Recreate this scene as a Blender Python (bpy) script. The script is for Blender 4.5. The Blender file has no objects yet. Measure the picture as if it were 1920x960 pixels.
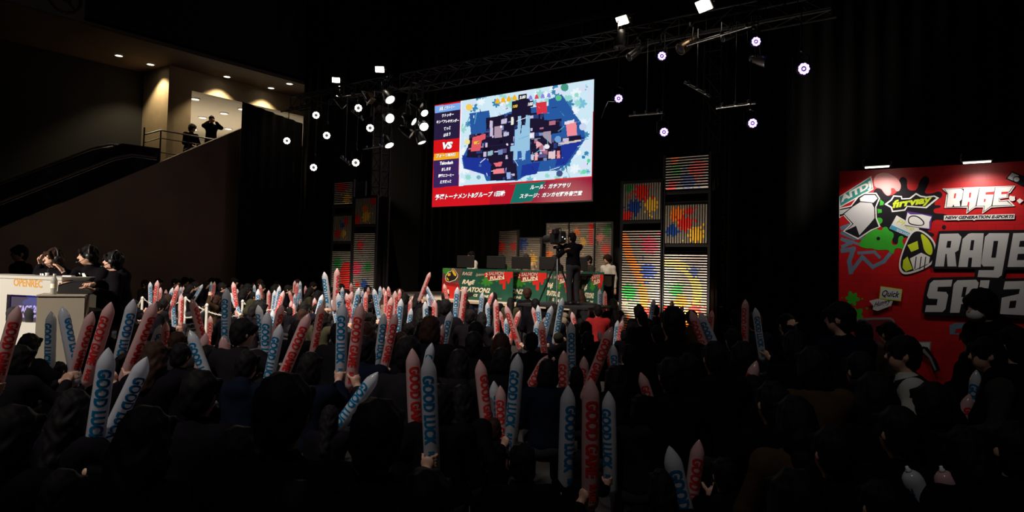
import bpy, math, random
import numpy as np
from math import sin, cos, pi, radians, atan2, sqrt
from mathutils import Vector, Matrix, Euler
import openvdb
SC = bpy.context.scene
COL = SC.collection
random.seed(7)
RNG = np.random.default_rng(11)

# ------------------------------------------------------------------ camera, world, exposure, big lights
# world frame: X runs along the stage front, Y points towards the stage, Z up; the photographer stands at the origin
FPX, CX, CY = 1280.0, 960.0, 451.0
YAW, PITCH, ROLL = atan2(.593, .805), radians(2.2), radians(1.4)
EYE = Vector((0, 0, 1.65))
ROT = Matrix.Rotation(YAW, 3, 'Z') @ Matrix.Rotation(pi/2 + PITCH, 3, 'X') @ Matrix.Rotation(ROLL, 3, 'Z')
cam_data = bpy.data.cameras.new('camera')
cam = bpy.data.objects.new('camera', cam_data)
COL.objects.link(cam)
cam.matrix_world = Matrix.Translation(EYE) @ ROT.to_4x4()
cam_data.sensor_width = 36
cam_data.lens = FPX/1920*36
cam_data.shift_y = (CY - 480)/1920
cam_data.clip_start = .05
SC.camera = cam
SC.view_settings.view_transform = 'Standard'
SC.view_settings.look = 'None'
SC.view_settings.exposure = 0.0
SC.view_settings.gamma = 1.0
SC.view_settings.use_curve_mapping = False
SC.render.film_transparent = False
world = bpy.data.worlds.new('hall_air')
SC.world = world
world.use_nodes = True
world.node_tree.nodes['Background'].inputs[0].default_value = (.55, .5, .6, 1)
world.node_tree.nodes['Background'].inputs[1].default_value = .0017

def light(name, kind, loc, target, power, color=(1, 1, 1), size=.2, angle=40, blend=.4):
    d = bpy.data.lights.new(name, kind)
    d.energy = power
    d.color = color
    if kind == 'SPOT':
        d.spot_size = radians(angle); d.spot_blend = blend; d.shadow_soft_size = size
    elif kind == 'AREA':
        d.shape = 'RECTANGLE'
        d.size, d.size_y = size if isinstance(size, tuple) else (size, size)
    else:
        d.shadow_soft_size = size
    o = bpy.data.objects.new(name, d)
    COL.objects.link(o)
    o.location = loc
    if target is not None:
        o.rotation_euler = (Vector(target) - Vector(loc)).to_track_quat('-Z', 'Y').to_euler()
    return o
WARM = (1, .80, .62)
# audience spots hung from the hall roof: steep enough to end before the stage edge
light('audience_spot', 'SPOT', (-5.0, 1.0, 10.5), (-7.6, 7.6, 1), 9000, (1, .88, .78), .15, 36, .75)
light('audience_spot', 'SPOT', (-9.0, 1.0, 10.5), (-12.3, 8.0, 1), 8000, (1, .88, .78), .15, 34, .75)
light('audience_spot', 'SPOT', (-1.0, -1.5, 10.5), (-2.6, 4.2, 1), 480, (1, .92, .9), .15, 46, 1)
light('audience_spot', 'SPOT', (-3.6, -3.2, 10.3), (-4.5, 2.2, 1), 1800, (1, .92, .88), .15, 28, 1)
# stage wash
light('stage_wash_spot', 'SPOT', (-6.5, 4.5, 10.5), (-9.2, 12.8, 1.1), 5200, WARM, .15, 28, .6)
light('stage_wash_spot', 'SPOT', (-13.0, 5.5, 10.5), (-9.9, 12.8, 1.1), 3200, WARM, .15, 24, .6)
# wash on the casters' desk; added spots also brighten the chain fence and concrete flank
light('desk_fence_wash_spot', 'SPOT', (-9.6, -5.0, 5.6), (-9.2, 3.1, 1.35), 6500, (1, .9, .78), .12, 18, .4)
light('desk_fence_wash_spot', 'SPOT', (-5.0, .5, 7.0), (-12.6, 6.9, .8), 2200, (1, .88, .74), .12, 24, .6)  # added spot that lifts the white chain fence, not the desk
light('flank_fill_spot', 'SPOT', (-7, 3.0, 9), (-18.9, 8.4, 1.2), 260, (1, .78, .62), .3, 36, 1)  # added weak spot to brighten the flank, with no fixture of its own
# warm audience floods on the rig (their glass is modelled with the fixtures)
FLOODS = [(630, 150), (712, 130), (1167, 38), (1320, 10)]

def ray(px, py): return ROT @ Vector(((px - CX)/FPX, -(py - CY)/FPX, -1))
def at(px, py, z): return EYE + ray(px, py)*z
def atX(px, py, X): d = ray(px, py); return EYE + d*((X - EYE.x)/d.x)
def atY(px, py, Y): d = ray(px, py); return EYE + d*((Y - EYE.y)/d.y)
def atZ(px, py, Z): d = ray(px, py); return EYE + d*((Z - EYE.z)/d.z)
def proj(p):
    q = ROT.transposed() @ (Vector(p) - EYE)
    z = -q.z if abs(q.z) > 1e-6 else 1e-6
    return CX + FPX*q.x/z, CY - FPX*q.y/z, -q.z
CAM_R, CAM_U, CAM_B = ROT.col[0].copy(), ROT.col[1].copy(), ROT.col[2].copy()   # right, up, back towards the viewer

# ------------------------------------------------------------------ materials
MATS = {}
def mat(name, col=(.5, .5, .5), rough=.6, metal=0., spec=.5, emit=None, strength=0., vary=.12, scale=9., trans=0., alpha=None, attr=None, bump=0.):
    if name in MATS: return MATS[name]
    m = bpy.data.materials.new(name); MATS[name] = m
    m.use_nodes = True
    nt = m.node_tree; P = nt.nodes['Principled BSDF']
    c4 = (*col, 1)
    P.inputs['Roughness'].default_value = rough
    P.inputs['Metallic'].default_value = metal
    P.inputs['Specular IOR Level'].default_value = spec
    if emit is not None:
        P.inputs['Base Color'].default_value = (0.02, .02, .02, 1)
        P.inputs['Emission Color'].default_value = (*emit, 1)
        P.inputs['Emission Strength'].default_value = strength
        if attr:
            a = nt.nodes.new('ShaderNodeAttribute'); a.attribute_name = attr
            nt.links.new(a.outputs['Color'], P.inputs['Emission Color'])
        return m
    tc = nt.nodes.new('ShaderNodeTexCoord'); nz = nt.nodes.new('ShaderNodeTexNoise')
    nz.inputs['Scale'].default_value = scale; nz.inputs['Detail'].default_value = 4
    nt.links.new(tc.outputs['Object'], nz.inputs['Vector'])
    mp = nt.nodes.new('ShaderNodeMapRange')
    mp.inputs['To Min'].default_value = 1 - vary; mp.inputs['To Max'].default_value = 1 + vary
    nt.links.new(nz.outputs['Fac'], mp.inputs['Value'])
    mx = nt.nodes.new('ShaderNodeMix'); mx.data_type = 'RGBA'; mx.blend_type = 'MULTIPLY'
    mx.inputs[0].default_value = 1
    if attr:
        a = nt.nodes.new('ShaderNodeAttribute'); a.attribute_name = attr
        nt.links.new(a.outputs['Color'], mx.inputs[6])
    else:
        mx.inputs[6].default_value = c4
    nt.links.new(mp.outputs[0], mx.inputs[7])
    nt.links.new(mx.outputs[2], P.inputs['Base Color'])
    if bump:
        b = nt.nodes.new('ShaderNodeBump'); b.inputs['Strength'].default_value = bump; b.inputs['Distance'].default_value = .02
        nt.links.new(nz.outputs['Fac'], b.inputs['Height']); nt.links.new(b.outputs[0], P.inputs['Normal'])
    if trans:
        tr = nt.nodes.new('ShaderNodeBsdfTranslucent'); mxs = nt.nodes.new('ShaderNodeMixShader')
        mxs.inputs[0].default_value = trans
        nt.links.new(mx.outputs[2], tr.inputs['Color'])
        out = nt.nodes['Material Output']
        nt.links.new(P.outputs[0], mxs.inputs[1]); nt.links.new(tr.outputs[0], mxs.inputs[2])
        nt.links.new(mxs.outputs[0], out.inputs['Surface'])
    return m

M_BLACK = mat('black_metal', (.012, .012, .013), .45)
M_BLACKCLOTH = mat('black_drape', (.010, .010, .012), .95, bump=.2)
M_ALU = mat('dull_aluminium', (.22, .22, .23), .38, .9)
M_TRUSS = mat('dark_truss_metal', (.05, .05, .055), .5, .7)
M_STEEL = mat('bright_steel', (.6, .6, .62), .25, 1.)
M_WHITE = mat('white_plastic', (.78, .77, .74), .45)
M_LAMP = mat('warm_lamp_glass', emit=(1, .86, .66), strength=14.)
M_PAR = mat('white_lamp_glass', emit=(1, .95, .85), strength=5.)
M_PARDIM = mat('dim_lamp_glass', emit=(1, .8, .6), strength=.22)
M_UV = mat('purple_led', emit=(.44, .28, 1), strength=3.4)
M_DOWN = mat('downlight_glass', emit=(1, .9, .72), strength=4.)

# ------------------------------------------------------------------ mesh and object helpers
class MB:
    def __init__(s): s.v = []; s.f = []; s.m = []; s.smooth = []
    def add(s, vs, fs, mi=0, sm=False):
        o = len(s.v); s.v += [tuple(v) for v in vs]
        for f in fs: s.f.append([i + o for i in f]); s.m.append(mi); s.smooth.append(sm)
        return s
    def box(s, c, d, rot=None, mi=0, bev=0.):
        hx, hy, hz = d[0]/2, d[1]/2, d[2]/2
        R = rot if rot is not None else Matrix.Identity(3)
        c = Vector(c)
        b = min(bev, hx*.9, hy*.9, hz*.9)
        if b <= 0:
            vs = [c + R @ Vector((x*hx, y*hy, z*hz)) for z in (-1, 1) for y in (-1, 1) for x in (-1, 1)]
            return s.add(vs, [(0, 2, 3, 1), (4, 5, 7, 6), (0, 1, 5, 4), (2, 6, 7, 3), (0, 4, 6, 2), (1, 3, 7, 5)], mi)
        vs = []
        for sx in (-1, 1):
            for sy in (-1, 1):
                for sz in (-1, 1):
                    vs += [c + R @ Vector((sx*hx, sy*(hy-b), sz*(hz-b))), c + R @ Vector((sx*(hx-b), sy*hy, sz*(hz-b))), c + R @ Vector((sx*(hx-b), sy*(hy-b), sz*hz))]
        idx = lambda x, y, z, k: ((x*2 + y)*2 + z)*3 + k
        fs = []
        for x in (0, 1): fs.append([idx(x, 0, 0, 0), idx(x, 1, 0, 0), idx(x, 1, 1, 0), idx(x, 0, 1, 0)][::1 if x else -1])
        for y in (0, 1): fs.append([idx(0, y, 0, 1), idx(1, y, 0, 1), idx(1, y, 1, 1), idx(0, y, 1, 1)][::-1 if y else 1])
        for z in (0, 1): fs.append([idx(0, 0, z, 2), idx(1, 0, z, 2), idx(1, 1, z, 2), idx(0, 1, z, 2)][::1 if z else -1])
        for x in (0, 1):
            for y in (0, 1): fs.append([idx(x, y, 0, 0), idx(x, y, 1, 0), idx(x, y, 1, 1), idx(x, y, 0, 1)][::-1 if x == y else 1])
            for z in (0, 1): fs.append([idx(x, 0, z, 0), idx(x, 1, z, 0), idx(x, 1, z, 2), idx(x, 0, z, 2)][::1 if x == z else -1])
        for y in (0, 1):
            for z in (0, 1): fs.append([idx(0, y, z, 1), idx(1, y, z, 1), idx(1, y, z, 2), idx(0, y, z, 2)][::-1 if y == z else 1])
        for x in (0, 1):
            for y in (0, 1):
                for z in (0, 1): fs.append([idx(x, y, z, 0), idx(x, y, z, 1), idx(x, y, z, 2)][::1 if (x + y + z) % 2 else -1])
        return s.add(vs, fs, mi)
    def frame(s, d):
        d = Vector(d).normalized()
        a = Vector((0, 0, 1)) if abs(d.z) < .9 else Vector((1, 0, 0))
        x = a.cross(d).normalized(); y = d.cross(x)
        return x, y, d
    def cyl(s, p0, p1, r0, r1=None, n=12, mi=0, caps=True):
        r1 = r0 if r1 is None else r1
        p0, p1 = Vector(p0), Vector(p1)
        x, y, d = s.frame(p1 - p0)
        vs = []
        for p, r in ((p0, r0), (p1, r1)):
            vs += [p + (x*cos(2*pi*i/n) + y*sin(2*pi*i/n))*r for i in range(n)]
        fs = [(i, (i+1) % n, n + (i+1) % n, n + i) for i in range(n)]
        s.add(vs, fs, mi, n > 8)
        if caps:
            s.add(vs[:n], [list(range(n))[::-1]], mi); s.add(vs[n:], [list(range(n))], mi)
        return s
    def lathe(s, prof, p0, axis, n=16, mi=0):
        """prof: list of (distance along axis, radius)"""
        p0 = Vector(p0); x, y, d = s.frame(axis)
        vs = []
        for t, r in prof: vs += [p0 + d*t + (x*cos(2*pi*i/n) + y*sin(2*pi*i/n))*r for i in range(n)]
        fs = [(k*n + i, k*n + (i+1) % n, (k+1)*n + (i+1) % n, (k+1)*n + i) for k in range(len(prof)-1) for i in range(n)]
        return s.add(vs, fs, mi, True)
    def tube(s, pts, r, n=8, mi=0, closed=False):
        pts = [Vector(p) for p in pts]; N = len(pts); vs = []; prev = None
        for i, p in enumerate(pts):
            d = (pts[(i+1) % N] - pts[i-1]) if closed else (pts[min(i+1, N-1)] - pts[max(i-1, 0)])
            d.normalize()
            if prev is None: x, y, _ = s.frame(d)
            else:
                x = prev - d*prev.dot(d); x.normalize(); y = d.cross(x)
            prev = x
            vs += [p + (x*cos(2*pi*k/n) + y*sin(2*pi*k/n))*r for k in range(n)]
        M = N if closed else N - 1
        fs = [(i*n + k, i*n + (k+1) % n, ((i+1) % N)*n + (k+1) % n, ((i+1) % N)*n + k) for i in range(M) for k in range(n)]
        s.add(vs, fs, mi, True)
        if not closed: s.add(vs[:n], [list(range(n))[::-1]], mi); s.add(vs[-n:], [list(range(n))], mi)
        return s
    def prism(s, poly, plane, lo, hi, mi=0):
        """extrude a 2-D outline: plane 'x' -> points (y,z), 'y' -> (x,z), 'z' -> (x,y)"""
        def P(a, b, t): return (t, a, b) if plane == 'x' else (a, t, b) if plane == 'y' else (a, b, t)
        n = len(poly)
        vs = [P(a, b, lo) for a, b in poly] + [P(a, b, hi) for a, b in poly]
        fs = [list(range(n)), list(range(n, 2*n))[::-1]] + [(i, n + i, n + (i+1) % n, (i+1) % n) for i in range(n)]
        return s.add(vs, fs, mi)
    def mesh(s, name, mats):
        me = bpy.data.meshes.new(name)
        me.from_pydata(s.v, [], s.f)
        for m in (mats if isinstance(mats, (list, tuple)) else [mats]): me.materials.append(m)
        me.polygons.foreach_set('material_index', s.m)
        me.polygons.foreach_set('use_smooth', s.smooth)
        me.update()
        return me
    def build(s, name, mats, parent=None, fix=True):
        me = s.mesh(name, mats)
        if fix: recalc(me)
        return obj(name, me, parent)
import bmesh
def recalc(me):
    bm = bmesh.new(); bm.from_mesh(me); bmesh.ops.recalc_face_normals(bm, faces=bm.faces); bm.to_mesh(me); bm.free()
def obj(name, me, parent=None):
    o = bpy.data.objects.new(name, me); COL.objects.link(o)
    if parent is not None: attach(o, parent)
    return o
def world_of(o):
    m = o.matrix_basis.copy()
    return (world_of(o.parent) @ o.matrix_parent_inverse @ m) if o.parent else m
def local(mb, name, mats, parent):
    me = mb.mesh(name, mats); recalc(me); o = bpy.data.objects.new(name, me); COL.objects.link(o); o.parent = parent; return o
def facing(r, d):
    """world direction from 'picture right' and 'away from the photographer'"""
    return (.805*r - .593*d, .593*r + .805*d)
def attach(o, parent):
    """mesh is written in world coordinates; keep it there under a moved parent"""
    o.parent = parent
    o.matrix_parent_inverse = world_of(parent).inverted()
def tag(o, label, cat, group=None):
    o['label'] = label; o['category'] = cat
    if group: o['group'] = group
    return o
def thing(name, label, cat, loc=(0, 0, 0), group=None):
    o = bpy.data.objects.new(name, None); COL.objects.link(o)
    o.location = loc; o.empty_display_size = .1
    return tag(o, label, cat, group)
def struct(name, mb, m):
    o = mb.build(name, m) if isinstance(mb, MB) else obj(name, mb)
    o['kind'] = 'structure'
    return o
def part_label(o, text): o['label'] = text; return o

def text_polys(body, shear=0., bold=0., spacing=1.):
    """text as a flat mesh with cap height 1: (verts Nx2, faces), from Blender's own built-in lettering"""
    c = bpy.data.curves.new('t', 'FONT'); c.body = body; c.shear = shear; c.offset = bold; c.space_character = spacing
    c.resolution_u = 3
    o = bpy.data.objects.new('t', c); TMP.collection.objects.link(o)
    me = o.to_mesh()
    v = np.array([p.co[:2] for p in me.vertices]).reshape(-1, 2)
    f = [list(p.vertices) for p in me.polygons]
    o.to_mesh_clear(); bpy.data.objects.remove(o); bpy.data.curves.remove(c)
    return v, f
TMP = bpy.data.scenes.new('lettering_bench')
_TP = {}
def text_in_box(body, w, h, **kw):
    """fitted to a box: x 0..w, y 0..h (y up)"""
    k = (body, tuple(kw.items()))
    if k not in _TP: _TP[k] = text_polys(body, **kw)
    v, f = _TP[k]
    lo, hi = v.min(0), v.max(0)
    return (v - lo)/(hi - lo)*np.array([w, h]), f
def fill_polys(poly):
    """ear clipping of a 2-D outline into triangles"""
    from mathutils.geometry import tessellate_polygon
    return tessellate_polygon([[Vector((a, b, 0)) for a, b in poly]])
class Flat:
    """layers of flat print on a vertical face looking towards -Y; every layer sits a millimetre further out"""
    def __init__(s, xz, y, step=.0005): s.mb = MB(); s.xz = xz; s.y = y; s.k = 0; s.n = 0; s.step = step; s.mats = []
    def mi(s, m):
        if m not in s.mats: s.mats.append(m)
        return s.mats.index(m)
    def up(s): s.k += 1; return s
    def poly(s, pts, m, mapped=False, soft=False):
        if soft or m.name in ('print_green', 'print_salmon') and len(pts) > 4:
            for _ in range(3): pts = [(a[0]*(1 - t) + b[0]*t, a[1]*(1 - t) + b[1]*t) for a, b in zip(pts, pts[1:] + pts[:1]) for t in (.25, .75)]
        q = pts if mapped else [s.xz(*p) for p in pts]
        s.n += 1; y = s.y - s.k*s.step - s.n*2e-5
        tris = fill_polys(q)
        fs = []
        for t in tris:
            a, b, c = [q[i] for i in t]
            # face towards -Y
            cr = (b[0]-a[0])*(c[1]-a[1]) - (b[1]-a[1])*(c[0]-a[0])
            fs.append(tuple(t) if cr > 0 else tuple(t)[::-1])
        s.mb.add([(a, y, b) for a, b in q], fs, s.mi(m)); return s
    def text(s, body, p00, p10, p01, m, **kw):
        """corners in source coordinates: lower-left, lower-right, upper-left"""
        v, f = text_in_box(body, 1, 1, **kw)
        P0, P1, P2 = np.array(p00, float), np.array(p10, float), np.array(p01, float)
        q = [s.xz(*(P0 + (P1 - P0)*a + (P2 - P0)*b)) for a, b in v]
        s.n += 1; y = s.y - s.k*s.step - s.n*2e-5
        s.mb.add([(a, y, b) for a, b in q], f, s.mi(m)); return s
    def build(s, name, parent=None):
        return s.mb.build(name, s.mats, parent, fix=False)
def splat(cx, cy, r, n, seed, drops=3):
    """outlines of a paint splat: a blob with n rounded fingers, and a few drops"""
    rr = random.Random(seed); fing = [.55 + .45*rr.random() for _ in range(n)]; ph = rr.random()*6
    out = []
    pts = []
    for i in range(n*12):
        t = 2*pi*i/(n*12); u = (t/(2*pi)*n) % n; k = int(u); w = max(0, 1 - abs((u - k) - .5)*2.6)
        R = r*(.55 + .45*fing[k]*(w**.45 if w > 0 else 0))
        pts.append((cx + R*cos(t + ph), cy + R*sin(t + ph)))
    out.append(pts)
    for _ in range(drops):
        a = rr.random()*2*pi; d = r*(1.05 + .35*rr.random()); q = r*(.07 + .08*rr.random())
        out.append([(cx + d*cos(a) + q*cos(b*pi/5), cy + d*sin(a) + q*sin(b*pi/5)) for b in range(10)])
    return out
def inside(X, Y, poly):
    r = np.zeros(X.shape, bool); n = len(poly)
    for i in range(n):
        x0, y0 = poly[i]; x1, y1 = poly[(i+1) % n]
        if y0 == y1: continue
        c = ((Y < y0) != (Y < y1)) & (X < (x1 - x0)*(Y - y0)/(y1 - y0) + x0)
        r ^= c
    return r
def raster_mesh(name, img, to3d, m, gaps=None):
    """img HxWx3 (linear) as runs of coloured faces; to3d(u,v)->xyz with u right, v down in 0..1"""
    H, W, _ = img.shape; q = np.round(img*24).astype(int); vs = []; fs = []; cs = []
    for j in range(H):
        row = q[j]; cut = np.r_[0, np.nonzero((row[1:] != row[:-1]).any(1))[0] + 1, W]
        v0, v1 = (j/H, (j+1)/H) if gaps is None else (j/H, (j + gaps)/H)
        for a, b in zip(cut[:-1], cut[1:]):
            o = len(vs)
            vs += [to3d(a/W, v1), to3d(b/W, v1), to3d(b/W, v0), to3d(a/W, v0)]
            fs.append((o, o+1, o+2, o+3)); cs.append(img[j, a])
    me = bpy.data.meshes.new(name); me.from_pydata(vs, [], fs); me.materials.append(m)
    at_ = me.attributes.new('print_colour', 'FLOAT_COLOR', 'FACE')
    at_.data.foreach_set('color', np.c_[np.array(cs), np.ones(len(cs))].astype(np.float32).ravel())
    me.update()
    return me
ORD = 'first second third fourth fifth sixth seventh eighth ninth tenth eleventh twelfth thirteenth fourteenth fifteenth sixteenth seventeenth eighteenth nineteenth twentieth'.split()
def ordinal(i): return ORD[i] if i < 20 else f'{i+1}th' if (i+1) % 10 not in (1, 2, 3) else f'{i+1}' + {1: 'st', 2: 'nd', 3: 'rd'}[(i+1) % 10]
def srgb(r, g, b): return tuple(((c/255)/12.92 if c/255 <= .04045 else (((c/255) + .055)/1.055)**2.4) for c in (r, g, b))
# ------------------------------------------------------------------ the hall
M_FLOOR = mat('dark_hall_floor', (.035, .033, .032), .5, scale=3, bump=.05)
M_CONC = mat('brown_concrete', (.21, .15, .115), .8, scale=1.3, vary=.3, bump=.15)
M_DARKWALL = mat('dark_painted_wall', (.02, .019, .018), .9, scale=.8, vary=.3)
M_SOFFIT = mat('soffit_plaster', (.13, .09, .065), .85, scale=1.2, vary=.2)
M_TILE = mat('tan_wall_tile', (.52, .40, .25), .55, scale=4, vary=.18)
M_LOBBY = mat('lobby_cream', (.66, .58, .46), .7, scale=1.5, vary=.08)
M_GLASSDARK = mat('dark_balustrade_glass', (.012, .012, .015), .06, spec=.9)
struct('floor', MB().box((-8, 8, -.1), (52, 40, .2)), M_FLOOR)
struct('ceiling', MB().box((-8, 8, 14.1), (52, 40, .2)), M_DARKWALL)
struct('wall_back', MB().box((-3, 18.2, 7), (40, .3, 14)), M_BLACKCLOTH)
struct('wall_right', MB().box((9.2, 8, 7), (.3, 40, 14)), M_DARKWALL)
struct('wall_rear', MB().box((-8, -9.2, 7), (52, .3, 14)), M_DARKWALL)
# the left facade: sloping escalator flank below, mezzanine, soffit and upper slab
XF, SOF, XW = -18.9, 7.5, -20.6
esc_z = lambda y: 2.23 + (y - 5.68)*.5714
struct('wall_left', MB().prism([(-4, 0), (12.3, 0), (12.3, esc_z(11.75)), (11.75, esc_z(11.75)), (2.2, esc_z(2.2)), (-4, .3)], 'x', XF - .18, XF), M_CONC)
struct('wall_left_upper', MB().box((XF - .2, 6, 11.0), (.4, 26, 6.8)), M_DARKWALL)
struct('trim_1', MB().box((XF + .015, 6, 7.57), (.03, 26, .06)), mat('slab_edge_metal', (.16, .14, .12), .4, .3))
struct('ceiling_mezzanine', MB().box((-22.0, 8, SOF + .1), (6.2, 24, .2)), M_SOFFIT)
struct('floor_mezzanine', MB().box((-29.1, 14.2, 4.1), (19.6, 10.4, .2)), M_DARKWALL)
mbw = MB()
mbw.prism([(10.26, 4.2), (10.98, 4.2), (10.98, 6.88), (19, 6.88), (19, 7.5), (10.26, 7.5)], 'x', XW - .25, XW)
struct('wall_left_mezzanine', mbw, M_TILE)
struct('wall_left_pillar', MB().box((-30.3, 10.36, 5.85), (19.4, .2, 3.3)), M_TILE)
XR = atY(268, 190, 10.26).x
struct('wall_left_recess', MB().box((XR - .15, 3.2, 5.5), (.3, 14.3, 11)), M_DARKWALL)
struct('ceiling_lobby', MB().box((-30.5, 14.9, 7.02), (19.2, 8.9, .12)), M_LOBBY)
struct('wall_lobby', MB().box((-29.5, 14.4, 5.6), (.2, 9.6, 2.9)), M_LOBBY)
struct('trim_2', MB().box((-29.3, 14.4, 6.55), (.15, 9.6, .12)), M_DARKWALL)
struct('trim_3', MB().box((-29.3, 12.6, 5.4), (.15, .14, 2.4)).box((-29.3, 16.3, 5.4), (.15, .14, 2.4)), M_DARKWALL)
light('lobby_area_light', 'AREA', (-25, 14.4, 6.9), (-25, 14.4, 0), 170, (1, .88, .68), (5, 6))
light('lobby_area_light', 'AREA', (-25, 14.4, 5.0), (-25, 14.4, 9), 110, (1, .86, .64), (5, 6))
# black drapes that mask the side of the stage
def drape(name, label, p0, p1, z0, z1, group='black stage drapes'):
    p0, p1 = Vector(p0), Vector(p1); d = (p1 - p0); L = d.length; d.normalize(); nrm = Vector((-d.y, d.x, 0))
    n = int(L/.06); mb = MB(); vs = []
    for i in range(n+1):
        q = p0 + d*(L*i/n) + nrm*(.035*sin(i*1.05) + .02*sin(i*.37))
        vs += [(q.x, q.y, z0(i/n) if callable(z0) else z0), (q.x, q.y, z1(i/n) if callable(z1) else z1)]
    mb.add(vs, [(2*i, 2*i+2, 2*i+3, 2*i+1) for i in range(n)], 0, True)
    o = mb.build(name, M_BLACKCLOTH, fix=False)
    s = o.modifiers.new('thick', 'SOLIDIFY'); s.thickness = .012
    return tag(o, label, 'curtain', group)
drape('stage_drape', 'black drape masking the mezzanine end beside the escalator flank', (-18.55, atX(455, 190, -18.55).y, 0), (-18.55, atX(567, 232, -18.55).y, 0), .0, lambda t: atX(455, 190, -18.55).z + (atX(567, 232, -18.55).z - atX(455, 190, -18.55).z)*t)
drape('stage_drape', 'tall black drape left of the stage behind the lamp cluster', (-18.6, atX(567, 232, -18.6).y + .03, 0), (-15.9, 14.2, 0), .0, 10.5)
drape('stage_drape', 'black backdrop drape hanging behind the stage screen', (-15.9, 16.4, 0), (-4.2, 16.4, 0), .0, 10.5)
drape('stage_drape', 'black drape right of the stage towards the red printed wall', (-4.4, 13.4, 0), (6.0, 13.4, 0), .0, 10.5)

# ------------------------------------------------------------------ mezzanine lights
def downlight(name, p, label, group, power=0, r=.10, col=(1, .80, .50), zc=None):
    t = thing(name, label, 'ceiling light', p, group)
    MB().lathe([(0, r*1.25), (.02, r*1.25), (.02, r), (-.01, r)], (p[0], p[1], p[2] - .02), (0, 0, 1), 20).build('trim_ring', M_WHITE, t)
    MB().cyl((p[0], p[1], p[2] - .012), (p[0], p[1], p[2] + .01), r*.97, n=20).build('diffuser', M_DOWN, t)
    if power: light('downlight_beam', 'SPOT', (p[0], p[1], p[2] - .06), (p[0], p[1], 0), power, col, .06, 105, .5)
sp = ['far left, over the dark recess', 'beside the lit tiled pillar', 'above the bright lobby opening', 'above the right scallop of light', 'nearest the slab edge at right']
for (px, py), w, pw in zip(((223, 103), (281, 118), (432, 141), (517, 162), (543, 156)), sp, (5, 200, 210, 210, 8)):
    p = atZ(px, py, SOF - .005)
    if py in (141, 162): p.x = XW + .42
    if py == 118: p.y = 9.86; p.x = -20.95
    downlight('ceiling_downlight', p, f'round soffit downlight {w}', 'mezzanine soffit downlights', pw)
li = ['upper left of lobby ceiling', 'centre of lobby ceiling', 'left behind the first one, a reflection built as lamp', 'beside the black drape edge', 'low right past the man, a reflection built as lamp', 'low left near the seated one, a reflection built as lamp', 'far right past the black drape']  # three are reflections in the lobby glass, built as glowing ceiling discs
for (px, py), w in zip(((366, 185), (420, 212), (380, 220), (454, 204), (428, 241), (363, 242), (533, 221)), li):
    p = atZ(px, py, 6.955)
    downlight('lobby_light', p, f'round white lobby light, {w}', 'lobby ceiling lights', 0, .13)

# ------------------------------------------------------------------ escalator
esc = thing('escalator', 'dark escalator climbing along the left concrete flank to the mezzanine', 'escalator', (-19.5, 6, 0))
def slope_pts(x, dz, y0, y1, level0=.9, level1=.9):
    return [(x, y0 - level0, esc_z(y0) + dz - .12), (x, y0 - .25, esc_z(y0) + dz - .08), (x, y0 + .2, esc_z(y0 + .2) + dz), (x, y1 - .2, esc_z(y1 - .2) + dz), (x, y1 + .25, esc_z(y1) + dz + .05), (x, y1 + level1, esc_z(y1) + dz + .05)]
YA, YB = 1.8, 8.3
for x, nm in ((XF - .09, 'near'), (XF - 1.35, 'far')):
    g = MB().prism([(YA - .8, esc_z(YA) - .2), (YA - .8, esc_z(YA) + .75), (YB, esc_z(YB) + .93), (YB + 1, esc_z(YB) + .95), (YB + 1, esc_z(YB) + .1), (YB, esc_z(YB) - .05)], 'x', x - .012, x + .012).build('balustrade_glass', M_GLASSDARK, esc)
    MB().tube(slope_pts(x, 1.0 if nm == 'far' else .62, YA, YB), .035, 10).build('handrail', mat('handrail_rubber', (.10, .09, .09), .22), esc)
    MB().tube(slope_pts(x + .05, .94 if nm == 'far' else .56, YA, YB), .014, 6).build('handrail_guide', M_STEEL, esc)
mbs = MB()
for i in range(30):
    y = YA - .5 + i*.26; mbs.box((XF - .72, y, esc_z(y) - .25), (1.1, .26, .16))
mbs.build('steps', M_BLACK, esc)
MB().prism([(YA - .8, 0), (YB + 1, 0), (YB + 1, esc_z(YB) - .35), (YA - .8, esc_z(YA) - .6)], 'x', XF - 1.3, XF - .2).build('truss_casing', M_DARKWALL, esc)
rl = thing('landing_railing', 'dark metal landing railing at the top of the escalator', 'railing', (-19.2, 9.6, 4.2))
for k, y in enumerate((8.95, 9.4, 10.2, 11.2)):
    MB().cyl((-19.2, y, 4.2), (-19.2, y, 5.22), .022, n=8).build('post', M_BLACK, rl)
for z in (5.22, 5.0, 4.6):
    MB().tube([(-19.2, 8.95, z - .2), (-19.2, 9.4, z), (-19.2, 11.6, z)], .022 if z > 5.1 else .014, 8).build('rail', M_BLACK if z < 5.1 else M_ALU, rl)
struct('floor_landing', MB().box((-19.9, 10.6, 4.12), (1.7, 3.4, .16)), M_DARKWALL)
# dim pictogram sign high on the facade
sg = thing('pictogram_sign', 'dim hanging sign with prohibition pictogram high on the left facade', 'sign', (XF + .05, 5.2, 7.55))
MB().box((XF + .03, 4.9, 8.0), (.05, 4.6, .92)).build('sign_board', mat('sign_white', (.16, .155, .15), .6), sg)
mbp = MB()
c = Vector((XF + .062, 6.75, 8.0))
mbp.tube([c + Vector((0, .36*cos(a*pi/16), .36*sin(a*pi/16))) for a in range(32)], .035, 6, closed=True)
mbp.cyl(c + Vector((0, -.25, .25)), c + Vector((0, .25, -.25)), .03, n=6)
mbp.build('prohibition_ring', mat('sign_red', (.10, .012, .01), .6), sg)
MB().box((XF + .06, 6.75, 7.98), (.02, .26, .12)).box((XF + .06, 5.9, 8.02), (.02, .1, .5)).build('pictogram', mat('sign_dark', (.02, .02, .02), .6), sg)

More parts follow.
